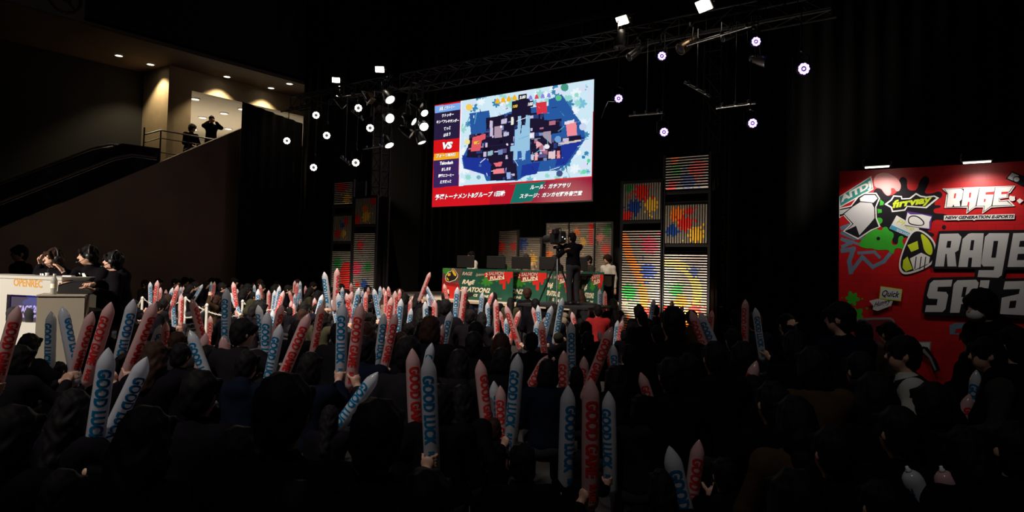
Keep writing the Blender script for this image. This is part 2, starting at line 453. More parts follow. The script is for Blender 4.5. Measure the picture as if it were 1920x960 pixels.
# ------------------------------------------------------------------ stage
STZ, STY = .83, 12.35
M_STAGETOP = mat('pale_stage_floor', (.72, .66, .58), .5, scale=3, vary=.08)
stage = thing('stage_platform', 'wide low stage platform with pale top and black front skirt', 'stage', (-9.5, 14.2, 0))
MB().box((-10.0, (STY + 16.2)/2, STZ - .03), (9.0, 16.2 - STY, .06)).build('deck', M_STAGETOP, stage)
MB().box((-10.0, (STY + 16.2)/2 + .02, STZ/2 - .03), (8.98, 16.1 - STY, STZ - .06)).build('skirt', M_BLACKCLOTH, stage)
MB().box((-10.0, STY + .004, STZ - .04), (9.02, .03, .05)).build('edge_strip', mat('stage_edge_wood', (.5, .40, .28), .5), stage)

# player counters: printed panels ------------------------------------------------
P_GREEN = mat('print_dark_green', (.012, .085, .055), .45, scale=5, vary=.35)
P_GREEN2 = mat('print_leaf_green', (.045, .26, .03), .45, scale=12, vary=.4)
P_RED = mat('print_red', (.62, .022, .018), .45, scale=7, vary=.25)
P_DKRED = mat('print_dark_red', (.26, .016, .018), .45, scale=7, vary=.3)
P_GREY = mat('print_warm_grey', (.085, .062, .055), .5, scale=6, vary=.3)
P_BLACK = mat('print_black', (.012, .012, .014), .5)
P_CREAM = mat('print_cream', (.86, .78, .62), .5, vary=.05)
P_YELL = mat('print_yellow', (.74, .47, .03), .5)
P_PINKGREY = mat('print_pale_pink', (.62, .42, .38), .5)
def counter(x0, y, label, wid=2.18, turn=0.):
    """front print traced in the source frame of the left panel: u 105..1370, v 185..790"""
    t = thing('player_counter', label, 'counter', (x0, y, STZ), 'printed player counters on the stage')
    H = .75
    xz = lambda u, v: (x0 + (u - 105)/1265*wid, STZ + H*(1 - (v - 185)/605))
    MB().box((x0 + wid/2, y + .012, STZ + H/2), (wid, .024, H)).build('front_board', P_GREEN, t)
    MB().box((x0 + wid/2, y + .34, STZ + H - .06), (wid - .02, .62, .04)).build('worktop', M_BLACK, t)
    for sx in (.06, wid - .06): MB().box((x0 + sx, y + .55, STZ + (H - .08)/2), (.05, .05, H - .08)).build('leg', M_BLACK, t)
    F = Flat(xz, y)
    F.up().poly([(105, 185), (470, 185), (440, 480), (105, 480)], P_GREY)
    F.up().poly([(105, 440), (250, 470), (420, 480), (450, 600), (450, 790), (105, 790)], P_RED)
    F.poly([(105, 360), (160, 400), (300, 470), (430, 500), (430, 560), (105, 520)], P_DKRED)
    F.up()
    for q in splat(175, 235, 95, 7, 5) + splat(930, 420, 120, 8, 8) + splat(1120, 330, 110, 7, 9): F.poly([(min(max(a, 106), 1369), min(max(b, 186), 789)) for a, b in q], P_GREEN2)
    F.poly([(1150, 225), (1368, 225), (1368, 330), (1330, 345), (1330, 380), (1305, 450), (1285, 450), (1280, 400), (1255, 400), (1250, 555), (1205, 555), (1200, 440), (1175, 460), (1150, 460), (1145, 380)], P_RED)
    F.up().poly([(290, 196), (330, 200), (405, 315), (400, 360), (360, 420), (240, 470), (185, 455), (160, 410), (165, 340), (215, 260), (265, 245)], P_CREAM)
    F.up().poly([(292, 206), (328, 210), (395, 315), (388, 350), (350, 410), (240, 458), (195, 445), (172, 405), (177, 345), (222, 270), (270, 255)], P_BLACK)
    F.up().poly([(300, 220), (322, 225), (375, 315), (368, 345), (330, 330), (300, 280), (285, 240)], P_YELL)
    F.poly([(215, 285), (262, 290), (262, 330), (225, 350), (205, 330)], P_YELL)
    F.poly([(190, 365), (225, 400), (235, 440), (205, 430), (188, 400)], P_YELL)
    F.text('RAGE', (480, 318), (655, 318), (500, 250), P_PINKGREY, bold=.03)
    F.text('NEW GENERATION E-SPORTS', (475, 355), (660, 355), (475, 343), P_GREY)
    F.text('Splatoon', (725, 340), (905, 320), (735, 275), P_PINKGREY, shear=.3, bold=.01)
    F.poly([(885, 265), (955, 230), (960, 345), (890, 345)], P_RED)
    F.up().poly([(930, 250), (1030, 215), (1215, 225), (1245, 370), (965, 410), (925, 330)], P_DKRED)
    F.up().text('2', (900, 335), (940, 335), (905, 260), P_CREAM, bold=.03)
    F.text('SALMON', (955, 305), (1215, 290), (965, 235), P_PINKGREY, bold=.03)
    F.poly([(962, 392), (1232, 348), (1235, 362), (965, 408)], P_CREAM)
    F.text('RUN', (985, 385), (1225, 350), (985, 325), P_CREAM, bold=.03)
    F.text('RAgE', (475, 515), (700, 515), (500, 400), P_CREAM, bold=.045, shear=.15)
    F.text('SPLATOON2', (450, 635), (980, 640), (468, 540), P_CREAM, bold=.045, shear=.15)
    F.text('CE', (695, 722), (770, 725), (702, 672), P_CREAM, bold=.04, shear=.15)
    F.text('ONE', (840, 728), (965, 730), (848, 678), P_CREAM, bold=.04, shear=.15)
    F.poly([(560, 690), (600, 655), (680, 650), (700, 690), (650, 730), (560, 770)], P_BLACK)
    F.poly([(165, 620), (240, 615), (245, 770), (185, 770)], P_CREAM)
    F.text('Squid', (1060, 745), (1190, 760), (1065, 705), P_PINKGREY, shear=.3)
    F.build('front_print', t)
    t.rotation_euler.z = turn
    return t
counter(-11.5, 12.72, 'green and red printed player counter, leftmost, its full print showing')
counter(-10.75, 13.0, 'printed player counter set back in the middle, its left half covered')
counter(-8.97, 13.28, 'printed player counter on the right behind the cameraman, turned to the middle', 1.7, radians(-33))
counter(-7.75, 12.8, 'narrow dark printed counter at stage right before the bending player', .75)
# monitors on the counters
def monitor(px, py0, py1, wpx, y, label):
    a = atY(px, (py0 + py1)/2, y); z0 = STZ + .71
    h = max(.3, atY(px, py0, y).z - z0 - .06); w = .56
    t = thing('gaming_monitor', label, 'monitor', (a.x, y, z0), 'black monitors on the player counters')
    MB().box((a.x, y, z0 + .06 + h/2), (w, .03, h), bev=.008).build('display', M_BLACK, t)
    MB().cyl((a.x, y + .03, z0), (a.x, y + .03, z0 + .25), .02, n=8).build('stand', M_BLACK, t)
    MB().box((a.x, y + .03, z0 + .008), (.24, .18, .016)).build('foot', M_BLACK, t)
for a in ((873, 486, 500, 30, 13.05, 'black monitor on left player counter, leftmost of them'), (930, 484, 503, 38, 13.05, 'black monitor on left player counter, near its right end'),
          (977, 484, 503, 36, 13.32, 'black monitor on the middle player counter'), (1030, 486, 505, 30, 13.1, 'black monitor on right counter, left of the cameraman'), (1081, 484, 506, 30, 13.1, 'black monitor on right counter, right of the cameraman')):
    monitor(*a)

# ------------------------------------------------------------------ LED screen
SY = 15.2; SX0, SX1, SZ0, SZ1 = -14.25, -8.7, 3.40, 6.525
struct('beam_1', MB().box((-11.5, 15.42, 8.25), (6.6, .1, .12)), M_BLACK)
scr = thing('led_screen', 'huge LED screen showing a game map and match card above the stage', 'screen', ((SX0 + SX1)/2, SY, SZ0))
MB().box(((SX0 + SX1)/2, SY + .09, (SZ0 + SZ1)/2), (SX1 - SX0 + .06, .16, SZ1 - SZ0 + .06)).build('cabinet', M_BLACK, scr)
for x in (SX0 + .5, SX1 - .5): MB().box((x, SY + .2, (SZ1 + 8.2)/2), (.05, .05, 8.2 - SZ1)).build('hanging_strut', M_BLACK, scr)
W, H = 352, 198
cr = [(62, 232), (1115, 66), (1108, 885), (38, 920)]   # corners in the tracing frame
A = []; B_ = []
for (X_, Y_), (u, v) in zip(cr, ((0, 0), (1, 0), (1, 1), (0, 1))):
    A += [[u, v, 1, 0, 0, 0, -u*X_, -v*X_], [0, 0, 0, u, v, 1, -u*Y_, -v*Y_]]; B_ += [X_, Y_]
Hm = np.append(np.linalg.solve(np.array(A, float), np.array(B_, float)), 1).reshape(3, 3)
Hi = np.linalg.inv(Hm)
def s_uv(x, y):
    q = Hi @ np.array([x, y, 1.]); return q[0]/q[2], q[1]/q[2]
uu, vv = np.meshgrid((np.arange(W) + .5)/W, (np.arange(H) + .5)/H)
den = Hm[2, 0]*uu + Hm[2, 1]*vv + 1
PX = (Hm[0, 0]*uu + Hm[0, 1]*vv + Hm[0, 2])/den; PY = (Hm[1, 0]*uu + Hm[1, 1]*vv + Hm[1, 2])/den
img = np.zeros((H, W, 3)); img[:] = srgb(210, 20, 32)
def pp(poly, col): img[inside(PX, PY, poly)] = srgb(*col)
# match card
pp([(60, 285), (228, 262), (222, 455), (55, 468)], (38, 28, 62)); pp([(62, 240), (232, 215), (228, 262), (62, 285)], (120, 170, 235))
pp([(55, 560), (220, 545), (218, 590), (52, 605)], (245, 170, 30)); pp([(52, 605), (218, 590), (216, 775), (48, 790)], (58, 34, 92))
pp([(56, 470), (222, 456), (220, 545), (54, 560)], (215, 18, 24))
# lower band: red, teal, crimson
pp([(560, 770), (800, 752), (760, 885), (520, 905)], (22, 112, 100)); pp([(800, 752), (1110, 728), (1108, 885), (700, 893)], (150, 24, 58))
pp([(440, 780), (600, 768), (560, 903), (420, 910)], (180, 20, 40))
# game picture
base = [(238, 206), (1115, 66), (1104, 722), (220, 778)]
pp(base, (205, 232, 245))
rs = np.random.default_rng(3)
msk = inside(PX, PY, base)
for _ in range(170):   # pale ground with torn teal and blue patches
    x, y = rs.uniform(240, 1100), rs.uniform(90, 760)
    if 330 < x < 900 and 250 < y < 700: continue
    q = splat(x, y, rs.uniform(14, 46), 7, int(rs.integers(1e6)), 0)[0]
    img[inside(PX, PY, q) & msk] = srgb(*[(120, 190, 215), (235, 245, 250), (60, 130, 175), (150, 215, 205), (215, 225, 245)][int(rs.integers(5))])
for q in ([(240, 590), (300, 470), (380, 400), (420, 330), (560, 280), (720, 250), (820, 240), (990, 300), (1050, 380), (1060, 470), (960, 620), (880, 680), (700, 690), (610, 745), (400, 745), (380, 690), (250, 660)],
          [(815, 200), (900, 165), (985, 290), (960, 330), (815, 330)], [(290, 290), (420, 270), (440, 420), (300, 440)]):
    img[inside(PX, PY, q) & msk] = srgb(38, 88, 160)
for q in ([(905, 470), (1060, 450), (930, 640), (860, 650)], [(240, 570), (430, 590), (440, 720), (260, 660)], [(640, 640), (760, 620), (740, 700), (630, 720)]): img[inside(PX, PY, q) & msk] = srgb(28, 52, 150)
DK = (26, 20, 48)
for q in ([(400, 320), (590, 290), (580, 640), (440, 640), (400, 590), (270, 585), (290, 430), (400, 420)], [(690, 290), (780, 285), (800, 440), (830, 470), (1030, 440), (1035, 470), (900, 510), (900, 600), (700, 620), (690, 450)], [(430, 640), (600, 620), (610, 740), (430, 745)], [(590, 300), (690, 280), (690, 460), (590, 470)], [(570, 210), (690, 190), (700, 290), (570, 300)], [(780, 340), (900, 330), (900, 420), (800, 440)]):
    img[inside(PX, PY, q) & msk] = srgb(*DK)
for q, c_ in (([(612, 310), (632, 308), (634, 370), (660, 372), (664, 305), (690, 303), (692, 420), (690, 540), (664, 545), (660, 605), (640, 607), (634, 545), (610, 547), (608, 605), (580, 607), (582, 545), (560, 547), (560, 512), (590, 505), (590, 400), (610, 395)], (150, 195, 225)),
              ([(310, 450), (398, 425), (396, 460), (372, 470), (360, 540), (298, 545)], (225, 90, 100)), ([(930, 365), (1000, 350), (1005, 440), (940, 450)], (240, 140, 150)), ([(730, 220), (800, 212), (805, 290), (738, 300)], (215, 50, 66)),
              ([(775, 420), (830, 410), (835, 500), (780, 450)], (170, 150, 165)), ([(450, 625), (510, 615), (500, 645), (465, 650)], (235, 110, 120)), ([(447, 668), (520, 660), (520, 695), (447, 700)], (240, 130, 140)), ([(425, 340), (445, 338), (445, 440), (425, 445)], (200, 190, 215)), ([(455, 380), (505, 370), (505, 450), (455, 455)], (175, 150, 170)),
              ([(815, 550), (860, 545), (860, 598), (815, 600)], (225, 200, 205)), ([(870, 545), (893, 543), (893, 595), (872, 598)], (235, 140, 150)), ([(515, 420), (550, 415), (550, 440), (515, 445)], (190, 190, 215)), ([(690, 425), (720, 420), (720, 460), (690, 462)], (220, 215, 235)), ([(565, 315), (582, 313), (582, 365), (565, 368)], (235, 235, 220)),
              ([(730, 470), (775, 500), (735, 530)], (230, 170, 180)), ([(410, 545), (445, 540), (445, 570), (410, 575)], (150, 185, 200)), ([(725, 560), (745, 558), (742, 610), (722, 612)], (245, 170, 175)), ([(700, 570), (718, 567), (716, 605), (700, 608)], (200, 205, 230)), ([(535, 690), (565, 687), (562, 735), (538, 735)], (150, 180, 230)),
              ([(880, 495), (1030, 470), (1035, 482), (905, 505)], (215, 200, 190)), ([(920, 350), (985, 335), (985, 360), (920, 368)], (225, 220, 235)), ([(320, 480), (358, 476), (356, 492), (318, 497)], (250, 190, 60)), ([(395, 490), (410, 488), (408, 515), (395, 517)], (220, 190, 210))):
    img[inside(PX, PY, q) & msk] = srgb(*c_)
for _ in range(150):
    x, y = rs.uniform(280, 1030), rs.uniform(290, 740); a, b = rs.uniform(4, 22), rs.uniform(4, 18)
    q = [(x - a, y - b + .1*a), (x + a, y - b - .1*a), (x + a, y + b - .1*a), (x - a, y + b + .1*a)]
    m2 = inside(PX, PY, q) & msk & (img.sum(2) < .12)
    img[m2] = srgb(*[(52, 44, 84), (90, 80, 130), (14, 10, 30), (180, 110, 130), (120, 140, 190), (200, 190, 220), (40, 60, 120)][int(rs.integers(7))])
for _ in range(60):
    x, y = rs.uniform(250, 1090), rs.uniform(240, 760); a = rs.uniform(8, 40); t_ = rs.uniform(0, 3.1)
    q = [(x - a*cos(t_), y - a*sin(t_)), (x - a*cos(t_) + 5, y - a*sin(t_) + 3), (x + a*cos(t_) + 4, y + a*sin(t_) + 2), (x + a*cos(t_), y + a*sin(t_))]
    img[inside(PX, PY, q) & msk] = srgb(*[(235, 240, 255), (90, 170, 200), (30, 34, 70)][int(rs.integers(3))])
for (x, y, r, c_) in ((805, 517, 17, (240, 235, 240)), (878, 468, 22, (110, 160, 215)), (288, 248, 22, (240, 205, 90)), (1045, 385, 25, (200, 215, 240)), (275, 480, 18, (240, 225, 160)), (500, 380, 8, (255, 240, 250)), (540, 500, 7, (235, 220, 240)), (700, 440, 12, (245, 235, 245)), (1085, 615, 12, (90, 205, 150)), (1055, 690, 16, (110, 220, 170)), (1050, 590, 12, (40, 130, 180)), (890, 700, 22, (60, 80, 130)), (360, 640, 9, (60, 110, 150)), (880, 190, 20, (90, 190, 140)), (920, 120, 26, (70, 150, 130)), (350, 720, 14, (120, 170, 190))):
    img[(np.hypot(PX - x, PY - y) < r) & msk] = srgb(*c_)
for k in range(4):   # team counters along the top of the picture
    x = 475 + k*38; y = 210 - k*7
    img[inside(PX, PY, [(x - 16, y + 14), (x - 12, y - 8), (x, y - 24), (x + 12, y - 8), (x + 16, y + 14)]) & msk] = srgb(245, 180, 40)
    x = 695 + k*40; y = 188 - k*5
    img[inside(PX, PY, [(x - 14, y + 12), (x - 9, y - 8), (x, y - 20), (x + 9, y - 8), (x + 14, y + 12)]) & msk] = srgb(140, 130, 225) if k != 1 else srgb(215, 70, 90)
pp([(615, 168), (668, 160), (668, 200), (615, 208)], (20, 20, 24)); pp([(572, 228), (613, 222), (612, 262), (572, 268)], (26, 20, 14)); pp([(673, 212), (712, 206), (712, 246), (673, 252)], (20, 16, 60))
pp([(232, 206), (240, 205), (226, 778), (217, 778)], (240, 240, 255))
M_LED = mat('led_picture', emit=(1, 1, 1), strength=1.0, attr='print_colour')
lx = lambda u: SX0 + u*(SX1 - SX0); lz = lambda v: SZ1 - v*(SZ1 - SZ0)
po = obj('picture', raster_mesh('picture', img, lambda u, v: (lx(u), SY, lz(v)), M_LED), scr)
TXW = mat('led_white_text', emit=(1, 1, 1), strength=1.1); TXK = mat('led_dark_text', emit=(.02, .015, .03), strength=1.); TXY = mat('led_yellow_text', emit=(1, .6, .1), strength=1.)
F = Flat(lambda x, y: (lambda q: (lx(q[0]), lz(q[1])))(s_uv(x, y)), SY, .003)
F.up(); K = Flat(F.xz, SY, .0015); K.up()
def stext(body, p0, p1, p2, m=None, bold=.03, outline=True, sh=.15):
    if outline: K.text(body, p0, p1, p2, TXK, bold=bold + .05, shear=sh)
    F.text(body, p0, p1, p2, m or TXW, bold=bold, shear=sh)
stext('脳筋ビクトリー', (92, 270), (192, 256), (94, 244), outline=True)
for b, x0, x1, y in (('ワトッキー', 108, 186, 309), ('キングアレキサンダー', 72, 220, 350), ('てっと', 120, 165, 397), ('はるう', 118, 163, 440)): stext(b, (x0, y + 6), (x1, y - 4), (x0 + 2, y - 17), bold=.035, outline=False)
stext('VS', (106, 530), (174, 524), (112, 482), bold=.06)
stext('フォーリMARS', (70, 586), (196, 574), (72, 562))
for b, x0, x1, y in (('Takodash', 92, 180, 630), ('ましまま', 104, 164, 672), ('闘魂エコーヒー', 82, 186, 715), ('えすだっと', 92, 168, 757)): stext(b, (x0, y + 4), (x1, y - 2), (x0 + 1, y - 18), bold=.035, outline=False)
stext('予選トーナメントBグループ 1回戦', (58, 872), (525, 850), (62, 834)); stext('ルール：ガチアサリ', (692, 808), (962, 795), (697, 776)); stext('ステージ：ガンガゼ野外音楽堂', (622, 868), (1042, 850), (627, 836))
stext('5:00', (622, 197), (662, 190), (622, 176), outline=False); stext('100', (576, 256), (608, 251), (577, 236), TXY, outline=False); stext('100', (677, 243), (709, 238), (678, 220), outline=False)
K.build('text_outline', scr); F.build('lettering', scr)

# ------------------------------------------------------------------ splatter light towers and back panels
M_SLAT = mat('printed_slat', attr='print_colour', rough=.4, vary=.05, scale=30)
PAL = {'r': (.85, .03, .02), 'o': (.95, .22, .02), 'y': (.95, .55, .05), 'b': (.02, .07, .33), 'g': (.03, .30, .06), 'p': (.85, .05, .12), 'w': (.62, .57, .48), 'k': (.95, .35, .28)}
def splat_panel(name, x0, x1, z0, z1, y, marks, parent, vertical=False, base=(.25, .225, .185), pitch=.048, gap=.5, seed=0):
    """real slats; marks: (kind, x, z, r, colour) in 0..1 panel coordinates, z up"""
    w, h = x1 - x0, z1 - z0; n = max(6, int((w if vertical else h)/pitch)); m_ = 90
    U, V = (np.meshgrid((np.arange(n) + .5)/n, (np.arange(int(h/.012)) + .5)/int(h/.012))) if vertical else (np.meshgrid((np.arange(m_) + .5)/m_, (np.arange(n) + .5)/n))
    X, Z = U*w, (1 - V)*h
    im = np.zeros(U.shape + (3,)); im[:] = base
    for i, (k, a, b, r, c_) in enumerate(marks):
        if k == 's':
            for q in splat(a*w, b*h, r, 9, seed + i*7, 5): im[inside(X, Z, q)] = PAL[c_]
        elif k == 'arc':
            d = np.hypot(X - a*w, Z - b*h); im[(abs(d - r) < .085) & (X > a*w - .1)] = PAL[c_]
        elif k == 'band':   # list of points, thickness r
            for (xa, za), (xb, zb) in zip(b[:-1], b[1:]):
                ax, az, bx, bz = xa*w, za*h, xb*w, zb*h; t = np.clip(((X-ax)*(bx-ax) + (Z-az)*(bz-az))/((bx-ax)**2 + (bz-az)**2), 0, 1)
                im[np.hypot(X - ax - t*(bx-ax), Z - az - t*(bz-az)) < r] = PAL[c_]
    if vertical:
        g = gap; vs = []; fs = []; cs = []
        for j in range(im.shape[0]):
            for i in range(n):
                o = len(vs); zt, zb_ = z1 - j/im.shape[0]*h, z1 - (j+1)/im.shape[0]*h; xa, xb = x0 + i/n*w, x0 + (i + .72)/n*w
                vs += [(xa, y, zb_), (xb, y - .012, zb_), (xb, y - .012, zt), (xa, y, zt)]; fs.append((o, o+1, o+2, o+3)); cs.append(im[j, i])
        me = bpy.data.meshes.new(name); me.from_pydata(vs, [], fs); me.materials.append(M_SLAT)
        a_ = me.attributes.new('print_colour', 'FLOAT_COLOR', 'FACE'); a_.data.foreach_set('color', np.c_[np.array(cs), np.ones(len(cs))].astype(np.float32).ravel())
    else:
        # each slat tilts a little so that its face looks down-forward towards the uplight
        me = raster_mesh(name, im, lambda u, v: (x0 + u*w, y - .020*(abs(v*n - round(v*n)) < .02), z1 - v*h), M_SLAT, gaps=gap)
    o = obj(name, me, parent)
    s = o.modifiers.new('thick', 'SOLIDIFY'); s.thickness = .004; s.offset = 1
    return o
def tower(label, x0, x1, y, panels, ztop, seed, power):
    t = thing('light_tower', label, 'light tower', ((x0 + x1)/2, y + .2, 0), 'paint splatter light towers beside the stage')
    fr = MB()
    for x in (x0 - .03, x1 + .03):
        for yy in (y, y + .4): fr.box((x, yy, ztop/2), (.05, .05, ztop))
    fr.build('frame', M_BLACK, t)
    MB().box(((x0 + x1)/2, y + .36, ztop/2), (x1 - x0, .02, ztop)).build('back_board', M_BLACK, t)
    for i, (z0, z1, marks, vert) in enumerate(panels):
        for zb in (z1 + .04, z0 - .04): MB().box(((x0 + x1)/2, y + .03, zb), (x1 - x0 + .02, .06, .05)).build('crossbar', M_BLACK, t)
        splat_panel('splatter_panel', x0, x1, z0, z1, y, marks, t, vert, seed=seed + i*31)
    light('tower_uplight', 'SPOT', ((x0 + x1)/2, y - .62, .25), ((x0 + x1)/2, y - .02, 2.0), power, (1, .86, .70), .05, 78, .6)
TY = 12.05
def tx(px, py): return atY(px, py, TY).x
def tz(px, py): return atY(px, py, TY).z
tower('left tower of the right pair, red splash over long slatted panel', tx(1168, 450), tx(1239, 450), TY, [
    (.35, tz(1200, 433), [('band', 0, [(.05, .93), (.2, .75), (.5, .55), (.62, .35), (.45, .12)], .085, 'o'), ('s', .72, .86, .22, 'p'), ('s', .7, .62, .2, 'b'), ('s', .2, .42, .2, 'g'), ('s', .68, .22, .16, 'r'), ('s', .2, .05, .18, 'r'), ('s', .55, .05, .15, 'o'), ('s', .8, .16, .28, 'r'), ('s', .3, .06, .26, 'o')], False),
    (tz(1205, 412), tz(1205, 344), [('s', .5, .75, .2, 'r'), ('s', .75, .4, .18, 'y'), ('s', .3, .35, .19, 'b'), ('s', .1, .12, .14, 'r'), ('s', .15, .9, .1, 'g')], True)], tz(1205, 338), 3, 230)
tower('right tower of the right pair, three panels with yellow ring below', tx(1247, 450), tx(1327, 450), TY, [
    (.35, tz(1290, 478), [('arc', .12, .55, .55, 'y'), ('s', .72, .8, .13, 'b'), ('s', .3, .58, .17, 'g'), ('s', .42, .45, .17, 'o'), ('s', .1, .33, .15, 'r'), ('s', .75, .36, .16, 'r'), ('s', .35, .2, .14, 'r'), ('s', .3, .22, .26, 'r'), ('s', .65, .1, .28, 'o'), ('s', .9, .2, .16, 'r')], False),
    (tz(1290, 456), tz(1290, 384), [('s', .3, .75, .19, 'o'), ('s', .5, .5, .18, 'r'), ('s', .18, .33, .15, 'b'), ('s', .75, .22, .2, 'y'), ('s', .58, .85, .1, 'r')], True),
    (tz(1290, 356), tz(1290, 294), [('s', .55, .25, .2, 'b'), ('s', .75, .6, .22, 'r'), ('s', .15, .1, .14, 'r'), ('s', .2, .9, .12, 'o'), ('s', .25, .6, .14, 'g')], False)], tz(1290, 288), 17, 230)
tower('left tower of the left pair, dim splattered boxes', tx(625, 450), tx(659, 450), TY, [
    (.35, tz(642, 472), [('s', .3, .8, .2, 'g'), ('s', .65, .62, .22, 'r'), ('band', 0, [(.8, .7), (.7, .1)], .2, 'r'), ('s', .3, .2, .2, 'p')], False),
    (tz(642, 452), tz(642, 405), [('s', .7, .8, .13, 'r'), ('s', .25, .3, .16, 'r'), ('s', .6, .3, .14, 'y'), ('s', .5, .65, .1, 'b')], True),
    (tz(642, 384), tz(642, 343), [('s', .3, .8, .2, 'r'), ('s', .7, .25, .2, 'y'), ('s', .6, .8, .12, 'r')], False)], tz(642, 338), 41, 40)
tower('right tower of the left pair, red and yellow splashes', tx(665, 450), tx(704, 450), TY, [
    (.35, tz(684, 438), [('s', .3, .85, .17, 'r'), ('s', .15, .55, .24, 'p'), ('s', .7, .58, .17, 'g'), ('s', .55, .35, .17, 'b'), ('s', .2, .35, .1, 'r'), ('s', .7, .1, .15, 'y')], False),
    (tz(684, 420), tz(684, 372), [('s', .55, .3, .2, 'y'), ('s', .85, .9, .16, 'r'), ('s', .45, .6, .14, 'o'), ('s', .12, .15, .18, 'r')], True)], tz(684, 368), 59, 50)
# panels at the back of the stage
BY = 15.0
bx = lambda px, py: atY(px, py, BY).x
bz = lambda px, py: atY(px, py, BY).z
def back_panel(label, pa, pb, pytop, marks, seed, pytop_b=None):
    x0, x1 = bx(pa, 470), bx(pb, 470); z1 = bz((pa + pb)/2, pytop)
    t = thing('splatter_screen', label, 'stage panel', ((x0 + x1)/2, BY, STZ), 'splattered panels at the back of the stage')
    fr = MB()
    for x in (x0 - .025, x1 + .025): fr.box((x, BY + .05, (STZ + z1)/2), (.05, .06, z1 - STZ))
    fr.box(((x0 + x1)/2, BY + .05, z1 + .02), (x1 - x0 + .1, .06, .05)).build('frame', M_BLACK, t)
    MB().box(((x0 + x1)/2, BY + .11, (STZ + z1)/2), (x1 - x0, .02, z1 - STZ)).build('back_board', mat('panel_grey', (.1, .085, .075), .7), t)
    splat_panel('splatter_slats', x0, x1, STZ + .1, z1, BY, marks, t, False, pitch=.05, gap=.62, seed=seed)
back_panel('narrow splattered panel at stage back, left of the middle', 936, 968, 434, [('s', .1, .75, .22, 'r'), ('s', .85, .75, .16, 'r'), ('s', .5, .35, .2, 'g')], 71)
back_panel('lower splattered panel at stage back with yellow splash', 975, 1012, 448, [('s', .1, .9, .25, 'b'), ('s', .65, .62, .2, 'y'), ('s', .6, .35, .17, 'r'), ('s', .3, .3, .15, 'g')], 83)
back_panel('tall splattered panel at stage back behind the cameraman', 1025, 1064, 421, [('s', .35, .8, .18, 'p'), ('s', .15, .55, .18, 'o'), ('s', .7, .3, .14, 'r')], 97)
back_panel('tall splattered panel at stage back, yellow splash and red drip', 1068, 1112, 420, [('s', .3, .88, .13, 'o'), ('s', .6, .75, .14, 'y'), ('s', .25, .55, .17, 'k'), ('s', .7, .5, .12, 'g'), ('s', .1, .4, .15, 'r'), ('band', 0, [(.93, 1), (.93, .75)], .08, 'r'), ('s', .3, .3, .1, 'y')], 103)
back_panel('tall splattered panel at stage back, rightmost', 1117, 1145, 419, [('s', .3, .8, .15, 'k'), ('s', .9, .9, .2, 'g'), ('s', .7, .65, .17, 'r'), ('s', .3, .3, .14, 'b')], 113)
light('back_panel_light', 'SPOT', (-9.8, 13.3, 5.2), (-9.4, 15, 2.0), 420, (1, .82, .6), .1, 66, .8).data.energy = 900
# ------------------------------------------------------------------ lighting rig
def truss(name, label, p0, p1, side=.3, bays=None, vertical=False):
    p0, p1 = Vector(p0), Vector(p1); d = (p1 - p0).normalized(); L = (p1 - p0).length
    a = Vector((0, 1, 0)); b = a.cross(d).normalized(); h = side/2
    t = thing(name, label, 'truss', p0, 'rig trusses over the stage')
    cs = [p0 + a*sa*h + b*sb*h for sa, sb in ((-1, -1), (1, -1), (1, 1), (-1, 1))]
    for q in cs: MB().cyl(q, q + d*L, .024, n=8).build('chord', M_TRUSS, t)
    n = bays or max(2, int(L/(side*1.3))); mb = MB()
    for i in range(n):
        for k in range(4):
            q0, q1 = cs[k], cs[(k+1) % 4]; s0, s1 = L*i/n, L*(i+1)/n
            mb.cyl(q0 + d*s0, q1 + d*s1, .011, n=6); mb.cyl(q0 + d*s0, q1 + d*s0, .011, n=6)
    mb.build('lacing', M_TRUSS, t)
    return t
RY = 12.62
truss('truss_beam', 'long aluminium truss beam above the screen', (-12.9, RY, 6.38), (-2.5, RY, 6.38), .42)
truss('truss_beam', 'short aluminium truss beam carrying the left white lamp cluster', (-17.6, RY, 6.45), (-13.2, RY, 6.45), .36)
truss('truss_tower', 'upright truss tower holding the left lamp cluster', (-14.3, RY + .5, .0), (-14.3, RY + .5, 6.6), .34)
truss('truss_tower', 'upright truss tower holding the purple lamps at right', (-4.75, RY + .5, .0), (-4.75, RY + .5, 6.9), .34)
for x0, x1, w in ((-18.0, -12.0, 'left'), (-7.6, -2.5, 'right')):
    k = MB().cyl((x0, 12.4, 6.2), (x1, 12.4, 6.2), .02, n=8)
    for i in range(5): k.box((x0 + .3 + (x1 - x0 - .6)*i/4, 12.45, 6.22), (.04, .12, .04))
    tag(k.build('lamp_pipe', M_TRUSS), f'long dark pipe along the truss front carrying the {w} lamps', 'pipe')
# thin horizontal bars that carry the lamps
def bar(pa, pb, y, label):
    a, b = atY(*pa, y), atY(*pb, y)
    MB_ = MB().cyl(a, b, .024, n=10)
    MB_.cyl(a, a + (a - b).normalized()*.02, .03, n=10).cyl(b, b + (b - a).normalized()*.02, .03, n=10)
    for f in (.15, .5, .85):
        q = a + (b - a)*f; MB_.box(q + Vector((0, 0, .03)), (.05, .06, .09), bev=.01)
    q = (a + b)/2; MB_.tube([q, (q.x, q.y, 6.16), (q.x, 12.4, 6.2)], .008, 5)
    tag(MB_.build('lamp_bar', M_ALU), label, 'pipe', 'lamp bars of the rig')
bar((1290, 84), (1420, 45), 12.0, 'bright pipe under the right flood carrying lamp hooks')
bar((1345, 202), (1415, 193), 12.1, 'pipe across the dark right rig beside purple lamp')
bar((1285, 155), (1330, 180), 12.1, 'slanting pipe in the middle of the right rig')
bar((1182, 216), (1244, 211), 12.1, 'short pipe above the lowest purple lamp')
bar((632, 184), (690, 174), 12.0, 'short pipe on top of the left lamp cluster')
bar((660, 208), (680, 224), 12.1, 'slanting pipe amid the left lamp cluster')
bar((682, 279), (716, 274), 12.1, 'low pipe of the left lamp cluster')
